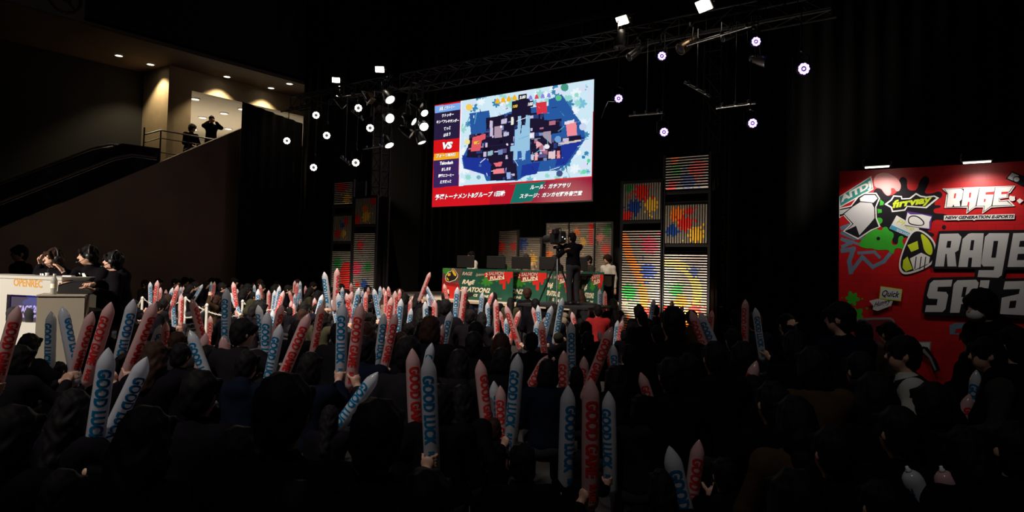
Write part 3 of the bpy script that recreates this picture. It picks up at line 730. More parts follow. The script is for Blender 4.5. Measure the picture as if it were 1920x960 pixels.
bar((640, 295), (655, 308), 12.1, 'slanting pipe beside the lowest white lamps')
def dirv(r, u, b): return (CAM_R*r + CAM_U*u + CAM_B*b).normalized()
def hook(mb, p, d, r):
    x, y, d_ = MB().frame(d)
    mb.tube([p + x*r*1.25 - d*.02, p + x*r*1.25 + Vector((0, 0, r*2.4)) - d*.05, p + Vector((0, 0, r*3.0)) - d*.05, p - x*r*1.25 + Vector((0, 0, r*2.4)) - d*.05, p - x*r*1.25 - d*.02], .012, 6)
    mb.box(p + Vector((0, 0, r*3.3)) - d*.05, (.05, .05, .09), bev=.01)
def par_can(px, py, y, d, r, L, label, lens, ring=False, body=M_BLACK, group='white lamps of the left rig'):
    p = atY(px, py, y); d = Vector(d).normalized()
    t = thing('par_lamp', label, 'stage lamp', p, group)
    mb = MB().lathe([(-L, .001), (-L, r*.55), (-L*.75, r*.75), (-L*.3, r), (0, r*1.06), (.015, r*1.06), (.015, r*.93), (-.02, r*.9)], p, d, 20)
    mb.build('housing', body, t, fix=False)
    if ring:   # ring of LED cells round a dark hub
        m2 = MB(); x, y_, _ = m2.frame(d)
        for k in range(9):
            a = 2*pi*k/9; q = p + (x*cos(a) + y_*sin(a))*r*.66
            m2.cyl(q, q + d*.012, r*.27, n=10)
        m2.build('led_cells', lens, t)
        MB().cyl(p - d*.018, p - d*.006, r*.9, n=18).build('lamp_face', M_BLACK, t)
        MB().cyl(p - d*.005, p + d*.012, r*.2, n=10).build('led_hub_cell', lens if lens is M_UV else M_PARDIM, t)
    else:
        MB().lathe([(.0, r*.9), (.012, r*.6), (.018, .001)], p, d, 20).build('lens', lens, t, fix=False)
    hk = MB(); hook(hk, p - d*L*.4, d, r); hk.build('yoke', M_BLACK, t)
    hq = p - d*L*.4 - d*.05 + Vector((0, 0, r*3.3))
    MB().tube([hq, (hq.x, max(hq.y, 12.02), min(6.2, max(hq.z + .02, 6.15))), (hq.x, max(hq.y, 12.02) + .03, 6.2), (hq.x, 12.4, 6.22)], .012, 6).build('hanger_rod', M_BLACK, t)
    return t
ringd = dirv(.10, -.18, 1)
rings = [(592.6, 216, 'upper left of the left rig'), (538, 264, 'far left, alone beside the mezzanine'), (612.6, 254, 'middle left of the left rig'), (588, 314, 'lowest left of the left rig'), (667, 305, 'lowest, right of centre in the left rig'), (694, 240, 'right of centre in the left rig'), (672, 202.6, 'top centre under the bracket')]
for px, py, w in rings: par_can(px, py, 12.0, ringd, .105, .2, f'ring-faced white LED lamp, {w}', M_PAR, True, group='ring faced white lamps')
for px, py, r, d, w, lens in ((731.4, 187, .135, (.55, -.75, .55), 'silver can tilted down right at the top', M_PAR), (731, 222, .13, (.5, -.35, .7), 'right of the left rig, in the middle', M_PAR), (730, 272.5, .125, (.5, -1.0, .45), 'low right of the left rig, facing down', M_PAR),
        (795, 237.5, .12, (.3, -.5, .7), 'beside the screen, lower of two', M_PAR), (796, 212, .10, (.4, -.5, .55), 'beside the screen, upper of two', M_PAR), (776, 228, .11, (.9, -.6, .25), 'narrow sliver left of the screen', M_PAR),
        (790, 199, .09, (.9, -.4, .25), 'dim tan one topmost beside the screen', M_PARDIM), (791, 267, .11, (.4, -1, .2), 'lowest beside the screen, edge on', M_PAR), (771, 252, .11, (.9, -.6, .02), 'dark one edge on left of the screen', M_PARDIM), (646, 199, .11, (.6, -.6, -.2), 'top left turned away', M_PARDIM)):
    par_can(px, py, 12.0, dirv(*d), r, .34, f'white stage lamp, {w}', lens, body=M_ALU if 'silver' in w else M_BLACK)
# square fresnel with barn doors and bracket at the top of the left cluster
p = atY(693, 184, 12.0)
t = thing('fresnel_lamp', 'boxy brown stage lamp in a square bracket on top of left cluster', 'stage lamp', p)
dr = dirv(.5, -.8, .4)
R_ = dr.to_track_quat('Z', 'Y').to_matrix()
MB().box(p, (.2, .2, .26), R_, bev=.02).build('housing', mat('bronze_metal', (.20, .14, .09), .35, .8), t)
MB().tube([p + R_ @ Vector(v) for v in ((.16, 0, .1), (.16, 0, -.22), (-.16, 0, -.22), (-.16, 0, .1))], .014, 6).build('yoke', M_ALU, t)
for s_ in (-1, 1): MB().box(p + R_ @ Vector((s_*.13, 0, .18)), (.012, .2, .14), R_ @ Matrix.Rotation(s_*.5, 3, 'Y')).build('barn_door', M_BLACK, t)
# purple LED lamps
for px, py, r, w in ((1417.4, 78, .085, 'topmost of the right rig'), (1241, 105, .085, 'left, under the flood lamp'), (1507, 129, .105, 'far right and brightest'), (1159.8, 184.7, .085, 'beside the upper right corner of the screen'), (1245, 247.7, .085, 'lowest of the right rig'), (1411, 231, .085, 'low right of the right rig')):
    par_can(px, py, 11.9, dirv(-.05, -.12, 1), r, .2, f'purple LED lamp, {w}', M_UV, True, group='purple lamps of the right rig')
    light('purple_lamp_beam', 'SPOT', atY(px, py, 11.9) + dirv(-.05, -.12, 1)*.1, (-4 + (px - 1300)/150, 0, .6), 9, (.30, .16, 1), .06, 34, .7)
# dark cans hanging in the right rig
for px, py, r, d, L, w, m_ in ((1163, 88, .12, (-.1, -1, .1), .34, 'dark can under the left flood', M_BLACK), (1180, 107, .075, (-.62, -.5, .3), .5, 'slim shiny can pointing down left', M_ALU), (1276, 92, .11, (-.8, -.55, .25), .42, 'brownish can under the pipe, pointing down left', mat('bronze_metal')), (1437, 115, .10, (.6, -.3, .5), .3, 'dim oval can at the right end', M_ALU), (1356, 72, .06, (-.7, -.25, .2), .26, 'small hook lamp on the bright pipe', M_ALU)):
    par_can(px, py, 12.05, dirv(*d), r, L, f'unlit stage lamp, {w}', M_BLACK, body=m_, group='unlit lamps of the right rig')
# warm floods
for (px, py), w, rw in zip(FLOODS, ('leftmost, above the left lamp cluster', 'above the left lamp cluster, right of the pair', 'above the screen corner, left of the right pair', 'topmost and rightmost of all'), (.20, .22, .25, .31)):
    p = atY(px, py, 12.0); d = (Vector((-7.5, 4.5, .4)) - p).normalized(); R_ = d.to_track_quat('Z', 'Y').to_matrix()
    t = thing('flood_lamp', f'glaring warm flood lamp, {w}', 'stage lamp', p, 'warm flood lamps over the rig')
    MB().box(p - d*.06, (rw*1.25, rw*.85, .12), R_, bev=.02).build('housing', M_BLACK, t)
    MB().box(p + d*.012, (rw, rw*.68, .02), R_, bev=.008).build('flood_glass', M_LAMP, t)
    MB().tube([p + R_ @ Vector(v) for v in ((rw*.7, 0, -.02), (rw*.7, 0, -.25), (-rw*.7, 0, -.25), (-rw*.7, 0, -.02))], .014, 6).build('yoke', M_BLACK, t)
    q = p - d*.12; MB().tube([q, (q.x, RY - .2, q.z - .02), (q.x, RY - .2, 6.55)], .018, 6).build('stand_post', M_BLACK, t)
    light('flood_beam', 'SPOT', p + d*.08, (-8.5 if px < 900 else -7.2, 6.2, .6), 330, (1, .82, .6), .1, 46, .7)
# cables and small stands in the dark left of the counter
tag(MB().tube([atY(1159, 187, 12.0), atY(1159, 190, 11.9), atY(1140, 190, 11.9), atY(1133, 205, 11.9), atY(1127, 222, 11.9)], .012, 6).build('lamp_cable', M_ALU), 'thin cable hanging from the purple lamp beside the screen', 'cable')

# ------------------------------------------------------------------ printed wall on the right
WY = 9.26
wall = thing('printed_wall', 'red brick-printed wall of graffiti stickers and huge pale lettering', 'display wall', (-.2, WY + .1, 0))
wx = lambda px, py: (lambda q: (q.x, q.z))(atY(px, py, WY))
WX0, WX1, WZ = atY(1573, 480, WY).x, 1.9, atY(1573, 322, WY).z
def brick_mat():
    m = mat('red_brick_print', (.50, .022, .020), .42, scale=2.5, vary=.35)
    nt = m.node_tree; br = nt.nodes.new('ShaderNodeTexBrick'); tc = nt.nodes.new('ShaderNodeTexCoord'); mp = nt.nodes.new('ShaderNodeMapping')
    mp.inputs['Rotation'].default_value = (pi/2, 0, 0)
    nt.links.new(tc.outputs['Object'], mp.inputs['Vector']); nt.links.new(mp.outputs[0], br.inputs['Vector'])
    br.inputs['Color1'].default_value = (.54, .007, .009, 1); br.inputs['Color2'].default_value = (.47, .008, .011, 1); br.inputs['Mortar'].default_value = (.37, .006, .009, 1)
    br.inputs['Scale'].default_value = 3.0; br.inputs['Mortar Size'].default_value = .012; br.inputs['Mortar Smooth'].default_value = .6
    mx = [n for n in nt.nodes if n.type == 'MIX'][0]
    nt.links.new(br.outputs['Color'], mx.inputs[6])
    return m
M_BRICK = brick_mat()
MB().box(((WX0 + WX1)/2, WY + .05, WZ/2), (WX1 - WX0, .1, WZ)).build('wall_board', M_BRICK, wall)
for x in (WX0 + .3, WX1 - .4): MB().prism([(WY + .1, 0), (WY + .9, 0), (WY + .1, 1.8)], 'x', x - .03, x + .03).build('support_brace', M_BLACK, wall)
G_LIME = mat('print_lime', (.58, .72, .02), .45); G_GREEN = mat('print_green', (.04, .42, .025), .45, vary=.2); G_BLACK = mat('print_ink', (.010, .009, .013), .6, spec=.15); G_WHITE = mat('print_white', (.80, .79, .76), .45, vary=.05)
G_TEAL = mat('print_teal', (.03, .27, .24), .45); G_SLATE = mat('print_slate_blue', (.13, .20, .28), .5, vary=.3); G_PINK = mat('print_salmon', (.86, .33, .32), .45); G_PURPLE = mat('print_purple', (.09, .03, .26), .45)
G_CYAN = mat('print_cyan', (.06, .38, .60), .45); G_MAR = mat('print_maroon', (.16, .012, .018), .5); G_GREYL = mat('print_light_grey', (.60, .60, .60), .42, vary=.06); G_GREYD = mat('print_mid_grey', (.22, .21, .21), .5)
F = Flat(wx, WY, .0004)
z3 = lambda L: [(1560 + x/5.645, 310 + y/5.645) for x, y in L]
z4 = lambda L: [(1740 + x/8.728, 310 + y/8.728) for x, y in L]
z5 = lambda L: [(1600 + x/4.3625, 500 + y/4.3625) for x, y in L]
z1 = lambda L: [(1540 + x/2.134, 270 + y/2.134) for x, y in L]
F.up()
for q in ([(76, 650), (160, 640), (330, 780), (300, 800), (230, 770), (180, 830), (420, 870), (430, 900), (200, 880), (160, 990), (90, 1000), (76, 960)],)[:0]: F.poly(z3(q), G_SLATE)
def stroke(L, w, m):
    for (xa, ya), (xb, yb) in zip(L[:-1], L[1:]):
        n_ = sqrt((xb - xa)**2 + (yb - ya)**2); ux, uy = (xb - xa)/n_*w/2, (yb - ya)/n_*w/2
        F.poly(z1([(xa - ux - uy, ya - uy + ux), (xa - ux + uy, ya - uy - ux), (xb + ux + uy, yb + uy - ux), (xb + ux - uy, yb + uy + ux)]), m)
for L, w in (([(84, 336), (112, 326)], 16), ([(84, 357), (130, 378), (170, 376)], 13), ([(84, 381), (118, 396), (86, 410)], 14), ([(100, 384), (160, 404), (186, 402)], 11), ([(86, 427), (128, 420), (112, 470), (118, 512)], 18), ([(118, 512), (164, 452), (206, 492), (250, 470), (284, 428)], 15), ([(150, 436), (212, 432), (232, 452)], 12)): stroke(L, w, G_SLATE)
for q in splat(1598, 560, 16, 6, 21, 2) + splat(1605, 590, 18, 5, 4, 2): F.poly(q, G_GREEN)
F.poly(z5([(0, 440), (150, 425), (310, 425), (340, 470), (372, 560), (380, 900), (0, 900)]), G_MAR)
F.poly(z5([(785, 480), (830, 460), (1000, 458), (1000, 500), (840, 510), (830, 545), (1000, 540), (1000, 560), (790, 555)]), G_SLATE)
F.up()
# black ink splat, pink one on top, green one below
F.poly(z3([(430, 250), (520, 240), (560, 320), (650, 320), (710, 250), (705, 150), (750, 115), (800, 150), (790, 240), (830, 270), (900, 265), (925, 160), (990, 100), (1040, 150), (1010, 220), (970, 300), (1060, 300), (1130, 270), (1172, 300), (1160, 340), (1090, 380), (1080, 425), (1150, 420), (1150, 450), (1075, 455), (1075, 510), (1200, 510), (1240, 550), (1200, 585), (1090, 570), (1040, 620), (1000, 700), (1085, 720), (1075, 760), (960, 760), (860, 770), (740, 760), (700, 835), (640, 830), (640, 720), (540, 650), (470, 640), (440, 500)]), G_BLACK, soft=True)
F.poly(z5([(0, 445), (0, 428), (150, 418), (300, 415), (330, 430), (378, 560), (372, 562), (350, 550), (318, 440), (290, 432), (150, 434)]), G_GREYD)
F.up()
F.poly(z3([(460, 100), (560, 70), (680, 120), (735, 200), (720, 270), (680, 280), (660, 240), (620, 240), (632, 300), (590, 330), (550, 290), (520, 240), (450, 235), (440, 160)]), G_PINK)
F.poly(z3([(510, 360), (550, 390), (545, 420), (505, 425)]), G_GREEN); F.poly(z3([(480, 460), (525, 465), (528, 500), (485, 508)]), G_GREEN)
F.poly(z3([(270, 850), (330, 770), (440, 650), (520, 700), (545, 650), (585, 650), (600, 690), (650, 710), (655, 760), (625, 800), (640, 850), (700, 840), (700, 760), (740, 740), (765, 770), (735, 800), (790, 880), (760, 900), (700, 870), (650, 900), (660, 940), (620, 930), (600, 890), (480, 900), (430, 880), (350, 880)]), G_GREEN)
F.poly(z3([(450, 560), (520, 550), (543, 590), (500, 635), (440, 610)]), G_GREEN)
F.up()
for a, b, r in ((490, 775, 20), (690, 290, 0), (1185, 655, 22)):
    if r: F.poly(z3([(a + r*cos(k*pi/6), b + r*sin(k*pi/6)) for k in range(12)]), G_BLACK)
# teal lettered strip
F.poly(z3([(76, 330), (415, 112), (440, 255), (76, 450)]), G_WHITE); F.up(); F.poly(z3([(82, 335), (408, 130), (430, 245), (90, 430)]), G_TEAL)
F.up().text('AITDJ', z3([(100, 415)])[0], z3([(425, 245)])[0], z3([(82, 330)])[0], G_WHITE, bold=.05)
# plain pointed white sticker (mascot left out)
F.up().poly(z3([(76, 450), (200, 425), (270, 330), (340, 290), (470, 290), (510, 350), (470, 440), (475, 560), (515, 650), (420, 690), (275, 785), (115, 700), (200, 620), (120, 530), (76, 560)]), G_WHITE)
F.up().poly(z3([(82, 465), (205, 435), (280, 340), (345, 303), (462, 303), (495, 350), (458, 440), (462, 560), (495, 648), (412, 680), (277, 768), (135, 700), (215, 620), (130, 525), (82, 545)]), G_BLACK)
F.up().poly(z3([(130, 515), (220, 440), (300, 390), (420, 400), (448, 450), (450, 560), (400, 620), (290, 740), (255, 640), (150, 690), (230, 620)]), G_GREYL)
F.poly(z3([(295, 350), (345, 315), (455, 315), (482, 350), (440, 395), (300, 380)]), G_WHITE)
F.poly(z3([(84, 475), (190, 455), (110, 515), (84, 520)]), G_GREYL)
# yellow tag
F.up().poly(z3([(555, 412), (620, 365), (650, 318), (740, 325), (745, 350), (820, 345), (890, 292), (940, 320), (1000, 330), (1085, 320), (1135, 345), (1000, 455), (800, 440), (775, 480), (635, 497), (620, 450)]), G_WHITE)
F.up().poly(z3([(585, 410), (635, 372), (658, 332), (728, 336), (735, 362), (830, 358), (890, 310), (935, 335), (1000, 345), (1080, 333), (1105, 346), (990, 440), (795, 428), (765, 466), (648, 480), (635, 440)]), G_BLACK)
F.up().text('fırrvıay', z3([(640, 478)])[0], z3([(1060, 418)])[0], z3([(640, 372)])[0], G_LIME, bold=.045, shear=.2)
# card stickers (plain shapes)
F.poly(z3([(685, 530), (925, 670), (860, 780), (608, 668)]), G_WHITE); F.up(); F.poly(z3([(630, 630), (885, 745), (858, 778), (612, 668)]), G_CYAN)
F.up().text('Phee', z3([(680, 610)])[0], z3([(860, 700)])[0], z3([(705, 560)])[0], G_LIME, shear=.3); F.text('SQUAD', z3([(680, 700)])[0], z3([(810, 755)])[0], z3([(690, 672)])[0], G_WHITE, bold=.03)
F.poly(z3([(795, 485), (1062, 530), (1040, 680), (770, 640)]), G_PURPLE); F.up(); F.poly(z3([(800, 500), (830, 520), (950, 520), (1055, 545), (1030, 600), (1030, 670), (900, 655), (770, 630), (785, 570)]), G_WHITE)
F.up().poly(z3([(800, 570), (830, 530), (900, 530), (970, 580), (985, 630), (930, 645), (860, 635), (810, 620)]), G_BLACK, soft=True); F.up().poly(z3([(812, 572), (838, 542), (896, 542), (958, 588), (970, 625), (930, 634), (864, 624), (820, 610)]), G_WHITE, soft=True)
# yellow-green blot with black and white rim (mascot left out)
F.up().poly(z1([(310, 470), (330, 410), (360, 345), (400, 340), (455, 385), (465, 440), (440, 490), (340, 527), (312, 510)]), G_WHITE, soft=True)
F.up().poly(z1([(316, 470), (335, 412), (364, 352), (398, 347), (448, 388), (457, 440), (436, 482), (342, 518), (319, 503)]), G_BLACK, soft=True)
F.up().poly(z1([(395, 352), (430, 380), (448, 420), (440, 450), (412, 430), (405, 395)]), G_LIME, soft=True); F.poly(z1([(345, 405), (385, 388), (390, 420), (360, 432)]), G_LIME); F.poly(z1([(328, 465), (345, 450), (365, 500), (338, 510), (325, 495)]), G_LIME)
F.up().poly(z1([(355, 458), (400, 435), (435, 452), (430, 478), (370, 505)]), G_WHITE)
for a in (378, 398, 416): F.up().poly(z1([(a, 452), (a + 4, 450), (a - 2, 500), (a - 6, 500)]), G_BLACK)
# logo block
F.up().poly(z4([(232, 383), (555, 370), (575, 378), (580, 365), (1430, 335), (1350, 450), (1315, 455), (1310, 530), (1180, 548), (1180, 580), (1320, 562), (1425, 668), (1040, 690), (885, 795), (905, 690), (775, 690), (625, 795), (640, 695), (440, 690), (270, 700), (300, 500), (318, 465)]), G_WHITE)
F.up().poly(z4([(262, 392), (550, 377), (580, 385), (1405, 342), (1335, 440), (1302, 445), (1298, 524), (1168, 540), (1166, 592), (1305, 578), (1388, 660), (1035, 675), (905, 770), (920, 672), (770, 674), (645, 770), (655, 676), (292, 690), (320, 475)]), G_BLACK)
F.up()
for q in ([(278, 397), (545, 385), (578, 415), (553, 560), (518, 592), (528, 672), (432, 676), (420, 640), (396, 680), (302, 682), (332, 470)], [(592, 384), (836, 375), (778, 664), (662, 750), (670, 664), (545, 670)], [(848, 374), (1096, 363), (1038, 660), (918, 752), (928, 663), (795, 668)], [(1105, 362), (1390, 347), (1325, 434), (1292, 436), (1288, 522), (1160, 536), (1158, 600), (1292, 590), (1372, 653), (1054, 662)]): F.poly(z4(q), G_WHITE)
F.up()
for q in ([(435, 462), (465, 458), (450, 540), (422, 542)], [(675, 450), (712, 445), (697, 530), (668, 532)], [(656, 600), (682, 600), (670, 668), (642, 668)], [(945, 442), (1085, 430), (1078, 478), (940, 482)], [(920, 550), (946, 550), (938, 600), (912, 602)], [(1202, 436), (1325, 432), (1300, 470), (1195, 475)]): F.poly(z4(q), P_RED)
F.poly(z4([(265, 822), (1422, 798), (1415, 880), (780, 890), (755, 910), (735, 892), (520, 895), (500, 912), (485, 896), (258, 900)]), G_WHITE)
F.up().text('NEW GENERATION E-SPORTS', z4([(278, 885)])[0], z4([(1398, 864)])[0], z4([(292, 832)])[0], G_BLACK, bold=.05, shear=.1)
# small items at the right edge
F.poly(z4([(1270, 220), (1375, 100), (1700, 230), (1540, 345)]), G_BLACK); F.up(); F.poly(z4([(1300, 215), (1375, 122), (1490, 170), (1400, 255)]), G_GREYL)
F.up().poly(z4([(1450 + 62*cos(k*pi/8), 230 + 52*sin(k*pi/8)) for k in range(16)]), G_BLACK); F.up().poly(z4([(1448 + 48*cos(k*pi/8), 232 + 38*sin(k*pi/8)) for k in range(16)]), G_GREYL)
F.poly(z4([(1325, 520), (1345, 498), (1395, 510), (1420, 505), (1425, 570), (1385, 590), (1335, 575)]), G_WHITE); F.poly(z4([(1450, 580), (1500, 540), (1560, 580), (1500, 630)]), G_WHITE)
# huge lettering
F.up().poly(z1([(470, 348), (560, 346), (585, 346), (880, 343), (870, 503), (738, 503), (726, 536), (705, 545), (612, 541), (615, 500), (445, 500), (440, 488)]), G_BLACK)
F.poly(z1([(440, 534), (625, 531), (632, 532), (700, 534), (735, 538), (890, 536), (872, 700), (600, 690), (510, 688), (415, 684), (403, 672), (412, 600), (424, 548)]), G_BLACK)
F.up()
for q in ([(475, 360), (548, 358), (561, 372), (549, 425), (535, 434), (541, 490), (505, 490), (502, 440), (497, 440), (491, 490), (455, 490)], [(588, 360), (600, 357), (650, 357), (638, 492), (600, 492), (604, 455), (590, 455), (585, 492), (548, 492), (566, 380)], [(672, 357), (752, 357), (722, 525), (708, 535), (625, 532), (630, 505), (690, 505), (693, 490), (648, 490), (640, 478), (655, 372)], [(768, 357), (875, 355), (868, 385), (795, 388), (790, 412), (852, 412), (848, 438), (786, 440), (782, 465), (847, 465), (842, 492), (745, 492)],
          [(450, 545), (525, 543), (520, 570), (467, 572), (464, 590), (500, 592), (508, 605), (497, 660), (485, 672), (415, 672), (420, 645), (462, 645), (466, 620), (430, 618), (423, 606), (435, 558)], [(545, 545), (620, 543), (630, 555), (615, 625), (602, 640), (560, 640), (553, 675), (515, 675), (530, 560)], [(637, 545), (674, 545), (657, 645), (702, 645), (698, 672), (618, 672)], [(735, 550), (811, 548), (890, 550), (868, 688), (715, 680), (722, 615), (790, 600), (795, 580), (728, 582)]): F.poly(z1(q), G_GREYL)
F.up()
for q in ([(505, 388), (521, 388), (517, 415), (500, 415)], [(600, 385), (613, 385), (607, 425), (594, 425)], [(690, 388), (708, 388), (698, 455), (680, 455)], [(568, 572), (583, 572), (575, 612), (560, 612)], [(755, 628), (781, 626), (776, 655), (750, 657)]): F.poly(z1(q), G_BLACK)
# scribble stickers low on the left
F.poly(z5([(225, 160), (402, 185), (390, 282), (212, 262)]), G_LIME); F.up(); F.poly(z5([(230, 168), (392, 192), (383, 274), (222, 255)]), G_GREYL); F.poly(z5([(130, 280), (200, 262), (325, 280), (310, 320), (200, 362), (160, 350), (165, 320)]), G_GREYL)
F.up().text('Quick', z5([(232, 250)])[0], z5([(375, 262)])[0], z5([(240, 190)])[0], G_BLACK, shear=.3, bold=.02); F.text('Hungry', z5([(165, 345)])[0], z5([(300, 310)])[0], z5([(180, 290)])[0], G_BLACK, shear=.2, bold=.02)
F.poly(z5([(490, 612), (640, 610), (630, 705), (500, 700)]), G_GREYD); F.up(); F.poly(z5([(500, 620), (628, 618), (622, 696), (505, 692)]), G_GREYL); F.up().poly(z5([(540, 690), (570, 650), (610, 660), (680, 760), (715, 850), (660, 860), (620, 750)]), G_BLACK); F.up().poly(z5([(560, 688), (580, 668), (640, 740), (680, 840), (668, 850), (620, 745)]), G_GREYD)
F.build('wall_print', wall)
# arm lamps over the wall
for px, py, w in ((1645, 312, 'left of the two over the red wall'), (1832, 303, 'right of the two over the red wall')):
    a = atY(px, py, WY - .42)
    t = thing('arm_flood_lamp', f'slim black arm lamp, {w}', 'lamp', (a.x, a.y, a.z), 'arm lamps over the red wall')
    R_ = Matrix.Rotation(radians(28), 3, 'X')
    MB().box(a + Vector((0, 0, .05)), (.30, .13, .07), R_, bev=.015).build('housing', M_BLACK, t)
    MB().box(a + Vector((0, .006, .006)), (.25, .10, .012), R_, bev=.004).build('lamp_glass', mat('arm_lamp_glass', emit=(1, .93, .82), strength=5.), t)
    for s_ in (-.09, .09): MB().tube([a + Vector((s_, 0, .08)), a + Vector((s_, .2, .12)), (a.x + s_, WY + .02, a.z + .05), (a.x + s_, WY + .12, a.z - .12)], .010, 6).build('arm', M_BLACK, t)
    light('arm_lamp_beam', 'SPOT', a + Vector((0, .02, -.02)), (a.x, WY - .02, 1.9), 26, (1, .9, .82), .05, 130, .7)

# ------------------------------------------------------------------ casters' desk on a low platform
PLZ = .45
pl = thing('caster_platform', 'low black platform under the white desk', 'platform', (-10.1, 3.5, 0))
MB().box((-10.1, 3.5, PLZ - .02), (4.2, 2.8, .04)).build('deck', mat('black_carpet', (.015, .015, .016), .95), pl)
MB().box((-10.1, 3.5, (PLZ - .04)/2), (4.16, 2.76, PLZ - .04)).build('skirt', M_BLACKCLOTH, pl)
M_DESK = mat('white_desk_laminate', (.50, .48, .43), .5, vary=.04, scale=2)

# the desk front runs obliquely: local x to the right along the front, local y backwards
DTH = radians(20); DD = Vector((cos(DTH), sin(DTH), 0)); DN = Vector((sin(DTH), -cos(DTH), 0))
DR = at(116, 525, 7.95); DR.z = 0
def on_desk(px, py):
    d = ray(px, py); t_ = ((DR - EYE).xy.dot(DN.xy))/d.xy.dot(DN.xy); p = EYE + d*t_
    return ((p - DR).xy.dot(DD.xy), p.z)
D0, D1 = on_desk(-60, 510)[0], 0.; DT = on_desk(40, 517)[1]
desk = thing('caster_desk', 'white presenters desk with yellow lettering and inset purple screen', 'desk', (DR.x, DR.y, 0)); desk.rotation_euler.z = DTH
hx0, hz1 = on_desk(13, 552); hx1, _ = on_desk(84, 557); hz0 = on_desk(40, 604)[1]
mb = MB()
for x0, x1, z0, z1 in ((D0, hx0, PLZ, DT), (hx1, D1, PLZ, DT), (hx0, hx1, hz1, DT), (hx0, hx1, PLZ, hz0)): mb.box(((x0 + x1)/2, .03, (z0 + z1)/2), (x1 - x0, .06, z1 - z0))
local(mb, 'front_panel', M_DESK, desk)
local(MB().box(((D0 + D1)/2, .25, DT - .02), (D1 - D0 + .02, .52, .04), bev=.006), 'desktop', M_DESK, desk)
for x in (D0 + .03, D1 - .03): local(MB().box((x, .27, (PLZ + DT)/2 - .02), (.05, .42, DT - PLZ - .04)), 'side_panel', M_DESK, desk)
W, H = 60, 36; uu, vv = np.meshgrid((np.arange(W) + .5)/W, (np.arange(H) + .5)/H)
im2 = np.zeros((H, W, 3)); im2[:] = srgb(30, 12, 60)
for q in splat(.75, .15, .5, 7, 3, 0) + splat(.9, .3, .25, 6, 9, 0): im2[inside(uu, vv, q)] = srgb(40, 50, 130)
for q in splat(.1, .8, .45, 7, 5, 0): im2[inside(uu, vv, q)] = srgb(14, 6, 26)
sc2 = bpy.data.objects.new('inset_screen', raster_mesh('inset_screen', im2, lambda u, v: (hx0 + u*(hx1 - hx0), .045, hz1 - v*(hz1 - hz0)), mat('inset_picture', emit=(1, 1, 1), strength=.8, attr='print_colour'))); COL.objects.link(sc2); sc2.parent = desk
F = Flat(lambda u, v: (hx0 + u*(hx1 - hx0), hz1 - v*(hz1 - hz0)), .043); PV = mat('lavender_text', emit=(.55, .42, .9), strength=.9)
F.up().text('TAGE 2018 S', (.22, .68), (1.02, .62), (.22, .40), PV, bold=.05); F.text('CONFERENCE', (.45, .85), (1.02, .80), (.45, .74), PV, bold=.05); F.text('2k', (.3, .86), (.42, .84), (.3, .70), PV, bold=.05)
local(F.mb, 'screen_lettering', F.mats, sc2)
F = Flat(on_desk, -.001); GO = mat('golden_letters', (.60, .26, .012), .5)
F.up().text('OPENREC', (25.5, 536), (79.5, 540), (25.5, 521.5), GO, bold=.02)
local(F.mb, 'desk_lettering', F.mats, desk)
def desk_pt(x, y, z): return DR + DD*x - DN*y + Vector((0, 0, z))
# the lower stand beside it, its front square to the crowd
LS = at(115, 553, 7.45); LT = LS.z; LTH = radians(62); LX = (at(153, 553.5, 7.45) - at(77.5, 553, 7.45)).length
ls = thing('equipment_stand', 'smaller beige box stand in front of the white desk', 'stand', (LS.x, LS.y, 0)); ls.rotation_euler.z = LTH
M_BEIGE = mat('beige_laminate', (.36, .31, .24), .55, vary=.05)
local(MB().box((0, .01, LT/2 - .01), (LX, .02, LT - .02)), 'front_panel', M_BEIGE, ls)
for s_ in (-1, 1): local(MB().box((s_*(LX/2 - .01), .22, LT/2 - .01), (.02, .40, LT - .02)), 'side_panel', M_BEIGE, ls)
local(MB().box((0, .22, LT - .01), (LX + .02, .46, .02), bev=.004), 'top_panel', M_BEIGE, ls)
Rz_ = Matrix.Rotation(LTH, 3, 'Z')
def on_stand(u, v, z=0): return Vector((LS.x, LS.y, LT)) + Rz_ @ Vector((u, v + .22, z))
# laptop with its black lid to the crowd, water bottle, cup, phone
lp = thing('laptop_computer', 'open black laptop with curved lid on the beige stand', 'laptop', on_stand(.12, .05))
p_ = on_stand(.13, .03); R2 = Rz_ @ Matrix.Rotation(radians(-14), 3, 'X')
k = MB().prism([(-.20, 0), (.22, 0), (.215, .07), (.13, .13), (.04, .15), (-.06, .14), (-.16, .11), (-.20, .09)], 'y', -.012, .012)
k.v = [tuple(p_ + R2 @ Vector(v)) for v in k.v]; k.build('lid', M_BLACK, lp)
MB().tube([p_ + R2 @ Vector(v) for v in ((-.20, -.014, .093), (-.16, -.014, .113), (-.06, -.014, .143), (.04, -.014, .153), (.13, -.014, .133), (.215, -.014, .073))], .005, 6).build('lid_edge', M_ALU, lp)
MB().box(on_stand(.10, .14, .012), (.40, .20, .02), Rz_, bev=.005).build('keyboard_base', M_BLACK, lp)
wb = on_stand(-.085, -.12)
bt = thing('water_bottle', 'clear plastic water bottle standing on the beige stand', 'bottle', wb)
MB().lathe([(0, .001), (0, .028), (.01, .032), (.05, .030), (.06, .032), (.10, .030), (.11, .032), (.15, .032), (.18, .022), (.195, .013), (.21, .013), (.21, .001)], wb, (0, 0, 1), 16).build('bottle_body', mat('bottle_plastic', (.55, .54, .5), .12, vary=.1, trans=.5), bt)
MB().cyl(wb + Vector((0, 0, .205)), wb + Vector((0, 0, .228)), .015, n=12).build('cap', M_WHITE, bt)
MB().lathe([(.07, .0335), (.12, .0335)], wb, (0, 0, 1), 16).build('bottle_label', P_CREAM, bt, fix=False)
q = desk_pt(on_desk(66, 516)[0], .15, DT)
tb = thing('pen_cup', 'small white cup holding a pen on the desk edge', 'cup', q)
